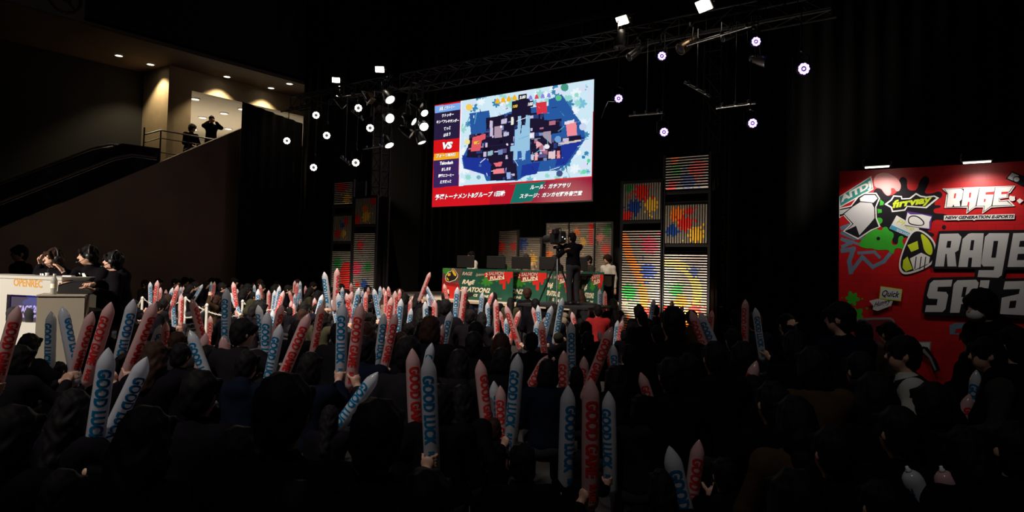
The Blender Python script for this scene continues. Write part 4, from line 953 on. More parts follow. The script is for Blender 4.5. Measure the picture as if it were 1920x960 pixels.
MB().lathe([(0, .001), (0, .018), (.04, .022), (.04, .018), (.004, .014), (.004, .001)], q, (0, 0, 1), 14).build('cup', M_WHITE, tb)
MB().cyl(q + Vector((.004, 0, .006)), q + Vector((.012, .004, .09)), .004, n=6).build('pen', M_BLACK, tb)
q = desk_pt(-.13, .2, DT + .006); tag(MB().box(q, (.14, .07, .012), Matrix.Rotation(.4, 3, 'Z'), bev=.004).box(q + Vector((0, 0, .0075)), (.12, .058, .003), Matrix.Rotation(.4, 3, 'Z')).build('smartphone', M_WHITE), 'white phone lying at the right end of the white desk', 'phone')

# ------------------------------------------------------------------ white chain fence
M_CHAIN = mat('white_chain_plastic', (.82, .78, .70), .4)
FP = [((267, 557), 'left post of the white chain fence'), ((348, 557), 'white chain post with chain wound round it, centre of fence'), ((388, 570), 'thin white chain post right of the pink stick'), ((455, 563), 'right post of the white chain fence')]
posts = []
for (px, py), w in FP:
    p = atZ(px, py, .9); posts.append(p)
    t = thing('chain_post', w, 'post', (p.x, p.y, 0), 'white chain fence posts')
    MB().cyl((p.x, p.y, .02), (p.x, p.y, .88), .022, n=12).build('pole', M_CHAIN, t)
    MB().lathe([(.86, .024), (.875, .03), (.90, .022), (.915, .001)], (p.x, p.y, 0), (0, 0, 1), 12).build('cap', M_CHAIN, t)
    MB().lathe([(0, .001), (0, .16), (.025, .155), (.05, .05), (.06, .001)], (p.x, p.y, 0), (0, 0, 1), 20).build('base', M_CHAIN, t)
def link_me():
    mb = MB(); mb.tube([(.022*cos(a*pi/6) + (.010 if cos(a*pi/6) > 0 else -.010), .013*sin(a*pi/6), 0) for a in range(12)], .0055, 5, closed=True)
    return mb
LINK = link_me()
def chain(a, b, sag, label):
    a, b = Vector(a), Vector(b); L = (b - a).length; n = max(4, int(L*1.05/.046)); mb = MB(); pts = [a + (b - a)*(i/n) - Vector((0, 0, sag*4*(i/n)*(1 - i/n))) for i in range(n + 1)]
    for i in range(n):
        d = pts[i+1] - pts[i]; m = (pts[i] + pts[i+1])/2; x, y, d_ = mb.frame(d)
        R_ = Matrix((d_, x if i % 2 else y, y if i % 2 else x)).transposed()
        mb.add([m + R_ @ Vector(v) for v in LINK.v], LINK.f, 0, True)
    tag(mb.build('plastic_chain', M_CHAIN), label, 'chain', 'white chains of the fence')
up = lambda p, z: Vector((p.x, p.y, z))
left_end = atZ(235, 590, .55)
chain(up(posts[0], .88), up(posts[1], .88), .16, 'upper white chain between left and centre fence posts')
chain(up(posts[0], .62), up(posts[1], .45), .14, 'lower white chain between left and centre fence posts')
chain(up(posts[0], .88), left_end, .08, 'white chain running left from the left fence post')
chain(up(posts[1], .88), up(posts[3], .62), .13, 'upper white chain between centre and right fence posts')
chain(up(posts[2], .84), up(posts[1], .50), .06, 'short white chain between centre and thin fence posts')
chain(up(posts[3], .86), atZ(530, 575, .8), .10, 'white chain running right from the right fence post')
chain(up(posts[1], .42), atZ(318, 634, .1), .03, 'white chain hanging low left of the centre post')
pc = posts[1]
tag(MB().tube([(pc.x + .055 + .012*sin(i*.9), pc.y - .03, .05 + i*.027) for i in range(31)], .016, 6).build('hanging_chain', M_CHAIN), 'white chain hanging straight down beside the centre fence post', 'chain')
# ------------------------------------------------------------------ people: smooth bodies grown from joints
class Sdf:
    def __init__(s, h): s.h = h; s.ops = []
    def cap(s, a, b, ra, rb=None, k=.02, sub=False):
        a, b = np.array(a, float), np.array(b, float); rb = ra if rb is None else rb; r = max(ra, rb)
        s.ops.append(('c', np.minimum(a, b) - r, np.maximum(a, b) + r, k, sub, (a, b, ra, rb))); return s
    def ell(s, c, r, k=.02, rot=None, sub=False):
        c, r = np.array(c, float), np.array(r, float); R = np.array(rot) if rot is not None else np.eye(3); e = np.sqrt((R**2) @ (r**2))
        s.ops.append(('e', c - e, c + e, k, sub, (c, r, R))); return s
    def mesh(s, name, mats, noise=0., freq=40., split=None):
        h = s.h; pad = 3*h + .01
        lo = np.min([o[1] for o in s.ops if not o[4]], 0) - pad; hi = np.max([o[2] for o in s.ops if not o[4]], 0) + pad
        n = np.ceil((hi - lo)/h).astype(int) + 1
        arr = np.full(n, .5, np.float32); ax = [lo[i] + h*np.arange(n[i]) for i in range(3)]
        for t, l, u, k, sub, p in s.ops:
            i0 = np.clip(((l - lo - k - 2.5*h)/h).astype(int), 0, n); i1 = np.clip(((u - lo + k + 2.5*h)/h).astype(int) + 2, 0, n)
            if (i1 <= i0).any(): continue
            sl = tuple(slice(a, b) for a, b in zip(i0, i1))
            X = ax[0][sl[0]][:, None, None]; Y = ax[1][sl[1]][None, :, None]; Z = ax[2][sl[2]][None, None, :]
            if t == 'c':
                a, b, ra, rb = p; ba = b - a; L2 = float(ba @ ba) + 1e-9
                tt = np.clip(((X - a[0])*ba[0] + (Y - a[1])*ba[1] + (Z - a[2])*ba[2])/L2, 0, 1)
                d = np.sqrt((X - a[0] - tt*ba[0])**2 + (Y - a[1] - tt*ba[1])**2 + (Z - a[2] - tt*ba[2])**2) - (ra + (rb - ra)*tt)
            else:
                c, r, R = p; q = [X - c[0], Y - c[1], Z - c[2]]; w = [(R[0, i]*q[0] + R[1, i]*q[1] + R[2, i]*q[2]) for i in range(3)]
                k0 = np.sqrt(sum((w[i]/r[i])**2 for i in range(3))) + 1e-6; k1 = np.sqrt(sum((w[i]/r[i]**2)**2 for i in range(3))) + 1e-6
                d = k0*(k0 - 1)/k1
            A_ = arr[sl]
            if sub: d = -d; hh = np.maximum(k - abs(A_ - d), 0)/max(k, 1e-6); arr[sl] = np.maximum(A_, d) + hh*hh*k*.25
            else: hh = np.maximum(k - abs(A_ - d), 0)/max(k, 1e-6); arr[sl] = np.minimum(A_, d) - hh*hh*k*.25
        if noise:
            X, Y, Z = np.meshgrid(*ax, indexing='ij')
            arr = arr + (noise*(np.sin(X*freq + 2*np.sin(Z*freq*.37)) * np.sin(Y*freq*1.1 + 1.7*np.sin(Z*freq*.29 + 1)) + .6*np.sin(Z*freq*.8 + 3*np.sin(X*freq*.5)))).astype(np.float32)
        g = openvdb.FloatGrid(.5); g.copyFromArray(arr)
        pts, quads = g.convertToQuads(0.)
        co = (pts.astype(np.float64)*h + lo).astype(np.float32)
        me = bpy.data.meshes.new(name)
        nv, nq = len(co), len(quads)
        me.vertices.add(nv); me.vertices.foreach_set('co', co.ravel())
        me.loops.add(nq*4); me.loops.foreach_set('vertex_index', quads[:, ::-1].astype(np.int32).ravel() if FLIPQ else quads.astype(np.int32).ravel())
        me.polygons.add(nq); me.polygons.foreach_set('loop_start', np.arange(0, nq*4, 4, dtype=np.int32)); me.polygons.foreach_set('loop_total', np.full(nq, 4, np.int32))
        me.polygons.foreach_set('use_smooth', np.ones(nq, bool))
        for m in (mats if isinstance(mats, (list, tuple)) else [mats]): me.materials.append(m)
        me.update(calc_edges=True)
        return me
# which way round the extracted quads face
FLIPQ = False
_t = Sdf(.02).ell((0, 0, 0), (.1, .1, .1)).mesh('t', M_BLACK)
_p = _t.polygons[0]; FLIPQ = _p.normal.dot(_p.center) < 0
bpy.data.meshes.remove(_t)

M_SKIN = mat('skin', (.62, .36, .25), .5, vary=.08)
M_HAIRS = {'black': mat('black_hair', (.007, .006, .006), .7, spec=.1, vary=.4, scale=40), 'brown': mat('brown_hair', (.030, .014, .009), .7, spec=.1, vary=.4, scale=40)}
M_CLOTH = {k: mat(k + '_cloth', c, .95, spec=.0, vary=.2, scale=14, bump=.3) for k, c in {'black': (.007, .006, .008), 'charcoal': (.012, .011, .013), 'navy': (.006, .008, .016), 'brown': (.05, .03, .017), 'beige': (.22, .17, .12), 'grey': (.03, .029, .027), 'white': (.62, .60, .55), 'red': (.30, .02, .02), 'olive': (.04, .037, .022), 'silver': (.40, .40, .36)}.items()}
M_TROUSER = mat('dark_trousers', (.012, .012, .016), .9, vary=.2)
M_EYE = mat('dark_eye', (.015, .01, .008), .3); M_LIP = mat('lip', (.42, .14, .12), .5)
V3 = lambda *a: np.array(a, float)
def nrm(v): return v/(np.linalg.norm(v) + 1e-9)
def ik(S, T, a, b, pole):
    d = T - S; L = np.linalg.norm(d); L2 = min(L, (a + b)*.995)
    T2 = S + d/(L + 1e-9)*L2; x = nrm(d); pv = nrm(pole - x*np.dot(pole, x))
    ca = (a*a + L2*L2 - b*b)/(2*a*L2 + 1e-9); ca = max(-1, min(1, ca))
    return S + x*a*ca + pv*a*sqrt(max(0, 1 - ca*ca)), T2
def eul(yaw=0, pitch=0, roll=0):
    return np.array((Matrix.Rotation(yaw, 3, 'Z') @ Matrix.Rotation(pitch, 3, 'X') @ Matrix.Rotation(roll, 3, 'Y')))
def joints(mode, lean=.08, headyaw=0., headpitch=0., twist=0.):
    J = {}
    pz = .50 if mode == 'sit' else .93
    U = V3(0, sin(lean), cos(lean)); Fw = V3(0, cos(lean), -sin(lean)); P = V3(0, 0, pz)
    J['pel'] = P; J['U'] = U; J['F'] = Fw; J['chest'] = P + U*.36; J['neck'] = P + U*.515
    HR = eul(headyaw, -lean*.4 - headpitch); J['HR'] = HR
    J['head'] = J['neck'] + U*.075 + HR @ V3(0, .025, .085)
    for s in (-1, 1):
        J['sh', s] = P + U*.455 + V3(s*.175, 0, 0); J['hip', s] = P + V3(s*.09, .0, -.03)
        if mode == 'sit': J['kn', s] = V3(s*.13, .43, .50); J['an', s] = V3(s*.13, .41, .09); J['toe', s] = V3(s*.14, .58, .035)
        else: J['kn', s] = V3(s*.10, .03, .50); J['an', s] = V3(s*.105, -.02, .09); J['toe', s] = V3(s*.12, .15, .035)
    return J
def add_hand(S, wr, aim, grip=None, f=1.):
    """palm, four fingers and a thumb at wrist wr; grip = (point on stick axis, axis, radius)"""
    if grip is None:
        d = nrm(aim); sd = nrm(np.cross(d, V3(0, 0, 1)) + 1e-6); up_ = np.cross(sd, d)
        pc = wr + d*.05; S.ell(pc, (.042, .048, .017), .012, rot=np.c_[sd, d, up_])
        for k, L in enumerate((.068, .078, .073, .056)):
            b = pc + d*.038 + sd*(k - 1.5)*.021; m = b + d*L*.5 - up_*.006; e = b + d*L*.92 - up_*.026
            S.cap(b - d*.02, m, .0105*f, .0095*f, .006).cap(m, e, .0095*f, .008*f, .004)
        S.cap(pc - d*.02 + sd*.03, pc + d*.02 + sd*.065, .012*f, .0105*f, .008).cap(pc + d*.02 + sd*.065, pc + d*.05 + sd*.068 - up_*.01, .0105*f, .009*f, .004)
        return
    G, ax, r = grip; n = nrm((wr - G) - ax*np.dot(wr - G, ax)); t = np.cross(ax, n); q = r + .010
    pc = G + n*(q + .012); S.ell(pc, (.022, .044, .046), .014, rot=np.c_[n, t, ax]); S.cap(wr, pc - ax*.02, .026, .026, .02)
    for k, L in enumerate((.9, 1., .95, .8)):
        o = ax*(.033 - k*.0215); prev = None
        for a in (.55, 1.15, 1.75, 2.3*L):
            p = G + o + (n*cos(a) + t*sin(a))*q
            if prev is not None: S.cap(prev, p, .0105*f, .0092*f, .005)
            prev = p
    prev = None
    for a, u in ((-.5, .0), (-1.0, .022), (-1.55, .04)):
        p = G + ax*u + (n*cos(a) + t*sin(a))*q
        if prev is not None: S.cap(prev, p, .0125*f, .0105*f, .006)
        prev = p
def arm_points(J, s, tgt, mode):
    sh = J['sh', s]
    if tgt is None:
        w = J['pel'] + V3(s*.13, .30, .12) if mode == 'sit' else J['pel'] + V3(s*.26, .06, -.07)
        el, w = ik(sh, w, .275, .245, V3(s*.6, -.5, -.6)); return el, w, nrm(w - el), None
    if isinstance(tgt, dict):
        G, ax, r = tgt['p'], tgt['ax'], .036
        n = (sh + V3(0, -.05, -.25)) - G; n = nrm(n - ax*np.dot(n, ax)); w0 = G + n*(r + .055) - ax*.05
        el, w = ik(sh, w0, .275, .245, V3(s*.6, -.1, -.9)); return el, w, None, (G + (w - w0), ax, r)
    el, w = ik(sh, np.array(tgt, float), .275, .245, V3(s*.6, -.2, -.8)); return el, w, nrm(w - el), None
def build_person(mode, J, arms, hair, h, detail=False, hood=False, skirtlen=0., sleeves=True, bulk=0.):
    """returns meshes in local coordinates: body, hair, jacket, trousers"""
    pts = {s: arm_points(J, s, arms.get(s), mode) for s in (-1, 1)}
    U, Fw, P, HR, H = J['U'], J['F'], J['pel'], J['HR'], J['head']
    hp = lambda x, y, z: H + HR @ V3(x, y, z)
    B = Sdf(h)
    B.ell(P + U*.03, (.155, .105, .12), .05).ell(P + U*.19, (.135, .09, .15), .06).ell(P + U*.37, (.155, .10, .15), .06)
    B.cap(J['sh', -1], J['sh', 1], .052, k=.05).cap(P + U*.45, H - HR @ V3(0, .01, .06), .056, .048, .03)
    B.ell(H, (.073, .092, .105), .01, rot=HR).ell(hp(0, .032, -.055), (.052, .055, .06), .03, rot=HR)
    if detail: B.cap(hp(0, .088, .0), hp(0, .106, -.028), .008, .014, .012).ell(hp(0, .085, -.07), (.028, .014, .012), .012, rot=HR).cap(hp(-.045, .078, .022), hp(.045, .078, .022), .012, k=.012)
    else: B.cap(hp(0, .088, .0), hp(0, .103, -.028), .010, .015, .012)
    for s in (-1, 1):
        B.ell(hp(s*.074, -.008, -.012), (.014, .022, .034), .008, rot=HR)
        el, w, aim, grip = pts[s]; sh = J['sh', s]
        B.cap(sh, el, .048, .040, .03).cap(el, w, .040, .027, .02); add_hand(B, w, aim, grip, 1. if h < .01 else 1.12)
        B.cap(J['hip', s], J['kn', s], .078, .055, .04).cap(J['kn', s], J['an', s], .055, .038, .02).cap(J['an', s] - V3(0, .04, .04), J['toe', s], .038, .032, .02)
    body = B.mesh('body', M_SKIN)
    # jacket
    K = Sdf(max(h*1.25, .012)); b = .024 + bulk
    K.ell(P + U*.03, (.155 + b, .115 + b, .13), .06).ell(P + U*.19, (.14 + b, .10 + b, .16), .08).ell(P + U*.37, (.155 + b, .105 + b, .14), .08)
    K.cap(J['sh', -1], J['sh', 1], .058 + b*.6, k=.06).cap(P + U*.46, P + U*.515 + Fw*.008, .074 + b*.3, .064 + b*.3, .03)
    for s in (-1, 1):
        el, w, _, _ = pts[s]
        K.cap(J['sh', s], el, .054 + b*.7, .048 + b*.6, .04).cap(el, el + (w - el)*(.88 if sleeves else .2), .048 + b*.6, .036 + b*.4, .025)
    if hood: K.ell(P + U*.47 - Fw*.095, (.105, .06, .075), .04).ell(P + U*.54 - Fw*.07, (.085, .045, .05), .03)
    jack = K.mesh('jacket', M_CLOTH['black'], noise=.0045, freq=19.)
    T = Sdf(.018)
    T.ell(P - U*.02, (.17, .135, .12), .06)
    for s in (-1, 1): T.cap(J['hip', s], J['kn', s], .095, .075, .05).cap(J['kn', s], J['an', s] + V3(0, 0, .02), .073, .058, .03)
    trou = T.mesh('trousers', M_TROUSER, noise=.003, freq=23.)
    Sh = Sdf(.014)
    for s in (-1, 1): Sh.cap(J['an', s] - V3(0, .05, .042), J['toe', s] + V3(0, .02, .008), .045, .040, .02)
    shoe = Sh.mesh('shoes', M_BLACK)
    hm = build_hair(hair, J, max(h*.9, .007))
    return dict(body=body, jacket=jack, trousers=trou, shoes=shoe, hair=hm)
def build_hair(style, J, h):
    H, HR = J['head'], J['HR']; hp = lambda x, y, z: H + HR @ V3(x, y, z)
    G = Sdf(h)
    G.cap(hp(-.05, .075, .055), hp(.05, .078, .05), .024, k=.02).cap(hp(.045, .075, .05), hp(.066, .055, -.01), .018, .012, .02).cap(hp(-.045, .075, .05), hp(-.066, .055, -.01), .018, .012, .02)
    G.ell(hp(0, -.012, .020), (.086, .103, .108), .02, rot=HR)
    if style == 'short': G.ell(hp(0, -.05, -.045), (.070, .055, .07), .03, rot=HR)
    if style == 'fluffy': G.ell(hp(0, -.012, .03), (.098, .112, .112), .03, rot=HR).ell(hp(0, -.05, -.045), (.078, .06, .07), .03, rot=HR)
    if style in ('bob', 'wavy'): G.ell(hp(0, -.03, -.06), (.103, .085, .11), .04, rot=HR)
    if style == 'long': G.ell(hp(0, -.035, -.05), (.097, .08, .12), .04, rot=HR).cap(hp(0, -.07, -.08), J['neck'] - J['F']*.105 - J['U']*.17, .085, .065, .05)
    if style == 'wavy': G.cap(hp(0, -.06, -.1), J['neck'] - J['F']*.085 - J['U']*.05, .10, .085, .05)
    if style == 'pony': G.ell(hp(0, -.05, -.03), (.07, .055, .07), .03, rot=HR).cap(hp(0, -.12, .03), hp(0, -.17, -.05), .035, .045, .02).cap(hp(0, -.17, -.05), hp(0, -.15, -.17), .045, .02, .02)
    if style == 'bun': G.ell(hp(0, -.05, -.03), (.07, .055, .07), .03, rot=HR).ell(hp(0, -.095, .085), (.045, .042, .042), .02, rot=HR)
    if style == 'shaved': pass
    # face opening
    G.ell(hp(0, .108, -.055), (.060, .070, .078), .012, rot=HR, sub=True).ell(hp(0, .07, -.14), (.07, .08, .08), .015, rot=HR, sub=True)
    if style not in ('shaved',):
        for k in range(5): G.cap(hp(-.05 + .025*k, .085, .05), hp(-.055 + .026*k + .008*(k % 2), .100, .012 + .012*((k*7) % 3)), .014, .004, .012)
    return G.mesh('hair', M_HAIRS['black'], noise=.0055 if style != 'shaved' else .001, freq=80.)
CACHE = {}
PEOPLE = []
def place_person(xy, z0, face, scale, mode='sit', lean=.08, headyaw=0., headpitch=0., arms=None, hair='short', haircol='black', coat='black', hood=False, h=None, detail=False, cache=True, trousers=None, sleeves=True, bulk=0.):
    """arms: {side: None | world point | dict(p,ax) in world}; face: world yaw the person looks along (+Y local)"""
    root = bpy.data.objects.new('person', None); COL.objects.link(root); root.empty_display_size = .1
    root.location = (xy[0], xy[1], z0); root.rotation_euler = (0, 0, face); root.scale = (scale,)*3
    Minv = (Matrix.Translation((xy[0], xy[1], z0)) @ Matrix.Rotation(face, 4, 'Z') @ Matrix.Scale(scale, 4)).inverted()
    loc = {}
    for s, t in (arms or {}).items():
        if t is None: continue
        if isinstance(t, dict): loc[s] = dict(p=np.array(Minv @ Vector(t['p'])), ax=nrm(np.array(Minv.to_3x3() @ Vector(t['ax']))))
        else: loc[s] = np.array(Minv @ Vector(t))
    key = (mode, round(lean, 2), round(headyaw, 1), hair, hood, h, bulk) if (cache and not loc) else None
    if key and key in CACHE: M_ = CACHE[key]
    else:
        M_ = build_person(mode, joints(mode, lean, headyaw, headpitch), loc, hair, h or .014, detail, hood, sleeves=sleeves, bulk=bulk)
        if key: CACHE[key] = M_
    for nm in ('body', 'hair', 'jacket', 'trousers', 'shoes'):
        o = bpy.data.objects.new(nm, M_[nm]); COL.objects.link(o); o.parent = root
        if nm in ('hair', 'jacket') or (nm == 'trousers' and trousers):
            o.material_slots[0].link = 'OBJECT'
            o.material_slots[0].material = M_HAIRS[haircol] if nm == 'hair' else M_CLOTH[coat] if nm == 'jacket' else M_CLOTH[trousers]
    J = joints(mode, lean, headyaw, headpitch)
    root['_headtop'] = 0
    del root['_headtop']
    PEOPLE.append(root)
    return root, J
def head_point(root, J, x, y, z):
    p = J['head'] + J['HR'] @ V3(x, y, z)
    M_ = Matrix.Translation(root.location) @ Matrix.Rotation(root.rotation_euler.z, 4, 'Z') @ Matrix.Scale(root.scale.x, 4)
    return M_ @ Vector(p)
def local_child(name, me, root):
    o = bpy.data.objects.new(name, me); COL.objects.link(o); o.parent = root
    return o
def face_parts(root, J, mask=None, smile=False):
    hp = lambda x, y, z: J['head'] + J['HR'] @ V3(x, y, z)
    E_ = MB()
    for s in (-1, 1):
        E_.lathe([(-.006, .001), (-.005, .010), (.002, .011), (.005, .001)], hp(s*.032, .080, .004), Vector(J['HR'] @ V3(s*.2, 1, 0)), 10)
    local_child('eyes', E_.mesh('eyes', M_EYE), root)
    L_ = MB(); 
    L_.tube([hp(-.024, .083, -.066 if smile else -.070), hp(-.010, .096, -.073), hp(.010, .096, -.073), hp(.024, .083, -.066 if smile else -.070)], .006, 6)
    local_child('mouth', L_.mesh('mouth', M_LIP), root)
    W_ = MB()
    for s in (-1, 1): W_.tube([hp(s*.016, .088, .026), hp(s*.034, .084, .032), hp(s*.05, .07, .027)], .0045, 5)
    local_child('eyebrows', W_.mesh('eyebrows', M_HAIRS['black']), root)
def headset(root, J, col=None):
    hp = lambda x, y, z: J['head'] + J['HR'] @ V3(x, y, z)
    t = MB()
    t.tube([hp(.098*cos(a), -.012, .012 + .118*sin(a)) for a in [pi*k/12 for k in range(13)]], .009, 8)
    o = local_child('headset', t.mesh('headset', M_BLACK), root)
    for s in (-1, 1):
        c_ = hp(s*.088, -.01, -.008); d = J['HR'] @ V3(s, 0, 0)
        e = MB().lathe([(-.012, .034), (.0, .038), (.018, .034), (.022, .001)], c_, Vector(d), 16); q = bpy.data.objects.new('ear_cup', e.mesh('ear_cup', M_BLACK)); COL.objects.link(q); q.parent = o
    b = MB().tube([hp(-.10, .0, -.02), hp(-.095, .06, -.06), hp(-.055, .10, -.078), hp(-.025, .115, -.078)], .004, 6)
    q = bpy.data.objects.new('microphone_boom', b.mesh('microphone_boom', M_BLACK)); COL.objects.link(q); q.parent = o
    f_ = MB().lathe([(-.016, .001), (-.01, .012), (.004, .014), (.014, .001)], hp(-.022, .117, -.078), Vector((1, 0, 0)), 10)
    q = bpy.data.objects.new('microphone_foam', f_.mesh('microphone_foam', M_BLACK)); COL.objects.link(q); q.parent = o
def yaw_to(a, b): return atan2(-(b[0] - a[0]), b[1] - a[1])     # local +Y turned towards b
STAGE_MID = (-10.2, 13.8)
SIT_TOP, STAND_TOP = 1.292, 1.722

# ---- the three casters at the desk
def chest_print(root, J, polys):
    mb = MB()
    for q in polys:
        vs = [J['pel'] + J['U']*(.435 + b*.9) + J['F']*(.148 - .10*max(0, b) - 1.2*a*a) + V3(a*1.15, 0, 0) for a, b in q]
        mb.add(vs, [list(range(len(q)))], 0)
    k = local_child('shirt_print', mb.mesh('shirt_print', G_WHITE), root)
LOGO = [[(-.075, -.05), (-.02, -.05), (.0, .05), (-.03, .05)], [(.005, -.05), (.03, -.05), (.05, .05), (.022, .05)], [(.04, -.05), (.06, -.05), (.075, .05), (.06, .05)]]
def caster(px, topy, z, label, face, hy, hair, arms, lean, haircol='black', hp_=0.):
    q = at(px, topy, z); zz = PLZ; s = (q.z - zz)/SIT_TOP
    J0 = joints('sit', lean, hy, hp_); hd = J0['head']; c, sn = cos(face), sin(face)
    xy = (q.x - s*(c*hd[0] - sn*hd[1]), q.y - s*(sn*hd[0] + c*hd[1]))
    ar = {}
    for k, t in arms.items():
        if t is None: continue
        ar[k] = at(*t)
    r, J = place_person(xy, zz, face, s, 'sit', lean, hy, hp_, ar, hair, haircol, 'black', True, .0075, True, False)
    tag(r, label, 'person'); face_parts(r, J, smile=True); headset(r, J); chest_print(r, J, LOGO)
    st = thing('stool', label.split(',')[0].replace('person', 'dark stool under person'), 'stool', (xy[0], xy[1], zz), 'stools behind the presenters desk')
    MB().cyl((xy[0], xy[1], zz + .36*s), (xy[0], xy[1], zz + .41*s), .18, n=20).build('seat', M_BLACK, st)
    for a in range(4): MB().cyl((xy[0] + .16*cos(a*pi/2 + .8), xy[1] + .16*sin(a*pi/2 + .8), zz), (xy[0] + .12*cos(a*pi/2 + .8), xy[1] + .12*sin(a*pi/2 + .8), zz + .37*s), .014, n=8).build('leg', M_BLACK, st)
    return r, J
FL = yaw_to((0, 0), facing(-.55, -.83))
caster(101, 466, 8.6, 'person in black hoodie with bobbed brown hair waving both fists, leftmost caster', yaw_to((0, 0), facing(-.2, -.97)), -.4, 'bob', {1: (75, 496, 8.8), -1: (120, 512, 8.45)}, .02, 'brown')
caster(167, 460, 8.5, 'person in black hoodie with headset and microphone, middle of three casters', yaw_to((0, 0), facing(-.2, -.97)), -.9, 'short', {1: (125, 531, 8.0), -1: (152, 534, 8.0)}, .12)
caster(214, 470, 8.1, 'person in black hoodie leaning to the laptop, right one of three casters', yaw_to((0, 0), facing(-.9, -.45)), -.3, 'short', {1: (176, 533, 7.75), -1: (178, 545, 7.6)}, .18, hp_=-.15)
# staff behind the desk, standing dark
def standing(px, topy, z, label, face, z0=0., hair='short', coat='black', arms=None, lean=.03, hy=0., h=.012, cat='person', detail=False, hood=False, haircol='black', trousers=None, fixed=None):
    q = at(px, topy, z); s = (q.z - z0)/STAND_TOP; J0 = joints('stand', lean, hy); hd = J0['head']; c, sn = cos(face), sin(face)
    xy = (q.x - s*(c*hd[0] - sn*hd[1]), q.y - s*(sn*hd[0] + c*hd[1]))
    r, J = place_person(xy, z0, face, s, 'stand', lean, hy, 0, arms or {}, hair, haircol, coat, hood, h, detail, False, trousers)
    tag(r, label, cat); return r, J
standing(37, 460, 10.5, 'person standing in the dark behind the white desk at far left', FL, 0)
# silhouettes on the mezzanine
a1 = atX(397, 218, -20.15); zc = proj(a1)[2]
standing(397, 217, zc, 'dark person raising both hands to the face at the mezzanine railing', yaw_to((0, 0), facing(.3, -1)), a1.z - 1.66, arms={1: at(391, 228, zc - .12), -1: at(405, 229, zc - .12)}, h=.012)
a1 = atX(357, 233, -20.1); zc = proj(a1)[2]
q = at(357, 233, zc); fy = yaw_to((-20, 10.8), (-11, 12))
r, J = place_person((q.x, q.y), q.z - 1.30, fy, 1.0, 'sit', .1, .2, 0, {}, 'fluffy', 'black', 'black', False, .012, cache=False)
tag(r, 'dark person seated at the left edge of the bright lobby opening', 'person')
MB_ = MB().box((q.x, q.y, (4.2 + q.z - 1.30 + .40)/2), (.42, .42, max(.1, q.z - 1.30 + .40 - 4.2)))
tag(MB_.build('bench', M_BLACK), 'dark bench under the seated person at the lobby opening', 'bench')

# ---- on the stage
def player(px, topy, y, label, coat, hair, face, z0=STZ, mode='sit', arms=None, haircol='black', hy=0., trousers=None):
    q = atY(px, topy, y); top = SIT_TOP if mode == 'sit' else STAND_TOP; s = min(1.12, max(.85, (q.z - z0)/top)); J0 = joints(mode, .1, hy); hd = J0['head']; c, sn = cos(face), sin(face)
    xy = (q.x - s*(c*hd[0] - sn*hd[1]), q.y - s*(sn*hd[0] + c*hd[1]))
    r, J = place_person(xy, q.z - s*top, face, s, mode, .1, hy, 0, arms or {}, hair, haircol, coat, False, .012, True, False, trousers)
    tag(r, label, 'person'); face_parts(r, J)
    if mode == 'sit':
        zs = q.z - s*top
        st = thing('stool', 'dark stool under ' + label.replace('person', 'player').split(' at ')[0], 'stool', (xy[0], xy[1], z0), 'stools behind the player counters')
        MB().cyl((xy[0], xy[1], zs + .37*s), (xy[0], xy[1], zs + .41*s), .19, n=16).build('seat', M_BLACK, st)
        MB().cyl((xy[0], xy[1], z0), (xy[0], xy[1], zs + .37*s), .03, n=8).build('column', M_BLACK, st)
        MB().cyl((xy[0], xy[1], z0), (xy[0], xy[1], z0 + .02), .2, n=16).build('base', M_BLACK, st)
    return r, J
FS = pi
for a in ((884, 471, 13.75, 'person in white shirt at the left end of the left counter', 'white', 'short', FS - .5), (939, 477, 13.8, 'person with dark hair at the right end of the left counter', 'charcoal', 'short', FS - .5),
          (986, 476, 14.0, 'person with long dark hair and pale top at the middle counter', 'beige', 'long', FS + .4), (1040, 478, 13.9, 'person hidden behind the cameraman at the right counter', 'black', 'short', FS),
          (1103, 479, 13.7, 'person with black hair bending over the right counter', 'grey', 'short', FS - .6)): player(*a)
player(1139, 478, 13.4, 'person standing in a white shirt with dark apron at stage right', 'white', 'fluffy', FS - .3, mode='stand', haircol='brown', trousers='black')
# camera operator on a riser in front of the stage
CZ = 12.6; cb = at(1062, 571, CZ); RZ = cb.z
rz = thing('camera_riser', 'black camera riser in front of the stage', 'platform', (cb.x, cb.y, 0))
MB().box((cb.x, cb.y, RZ - .02), (1.5, 1.0, .04)).build('deck', M_BLACKCLOTH, rz)
for sx in (-.7, .7):
    for sy in (-.45, .45): MB().box((cb.x + sx, cb.y + sy, (RZ - .04)/2), (.06, .06, RZ - .04)).build('leg', M_BLACK, rz)
face_c = yaw_to((cb.x, cb.y), (-11.5, 13.2))
standing(1073, 436, CZ, 'person in black working the video camera in front of the right counter', face_c, RZ, arms={1: at(1049, 462, CZ - .15), -1: at(1056, 470, CZ - .2)}, hair='short', h=.010, lean=.1, bulk=0) if False else standing(1073, 436, CZ, 'person in black working the video camera in front of the right counter', face_c, RZ, arms={1: at(1049, 462, CZ - .1), -1: at(1060, 470, CZ - .2)}, h=.010, lean=.1)
vc = at(1046, 446, CZ - .05); vd = Vector((-sin(face_c), cos(face_c), -.05)).normalized(); VR = vd.to_track_quat('Y', 'Z').to_matrix()
vt = thing('video_camera', 'black broadcast video camera on a tripod beside the operator', 'camera', vc)
MB().box(vc, (.15, .38, .22), VR, bev=.025).build('camera_body', M_BLACK, vt)
MB().lathe([(.18, .055), (.24, .06), (.36, .07), (.44, .085), (.44, .07), (.40, .02), (.40, .001)], vc, vd, 18).build('lens', M_BLACK, vt, fix=False)
MB().box(vc + VR @ Vector((-.12, -.12, .10)), (.10, .12, .09), VR, bev=.01).build('viewfinder', M_BLACK, vt)
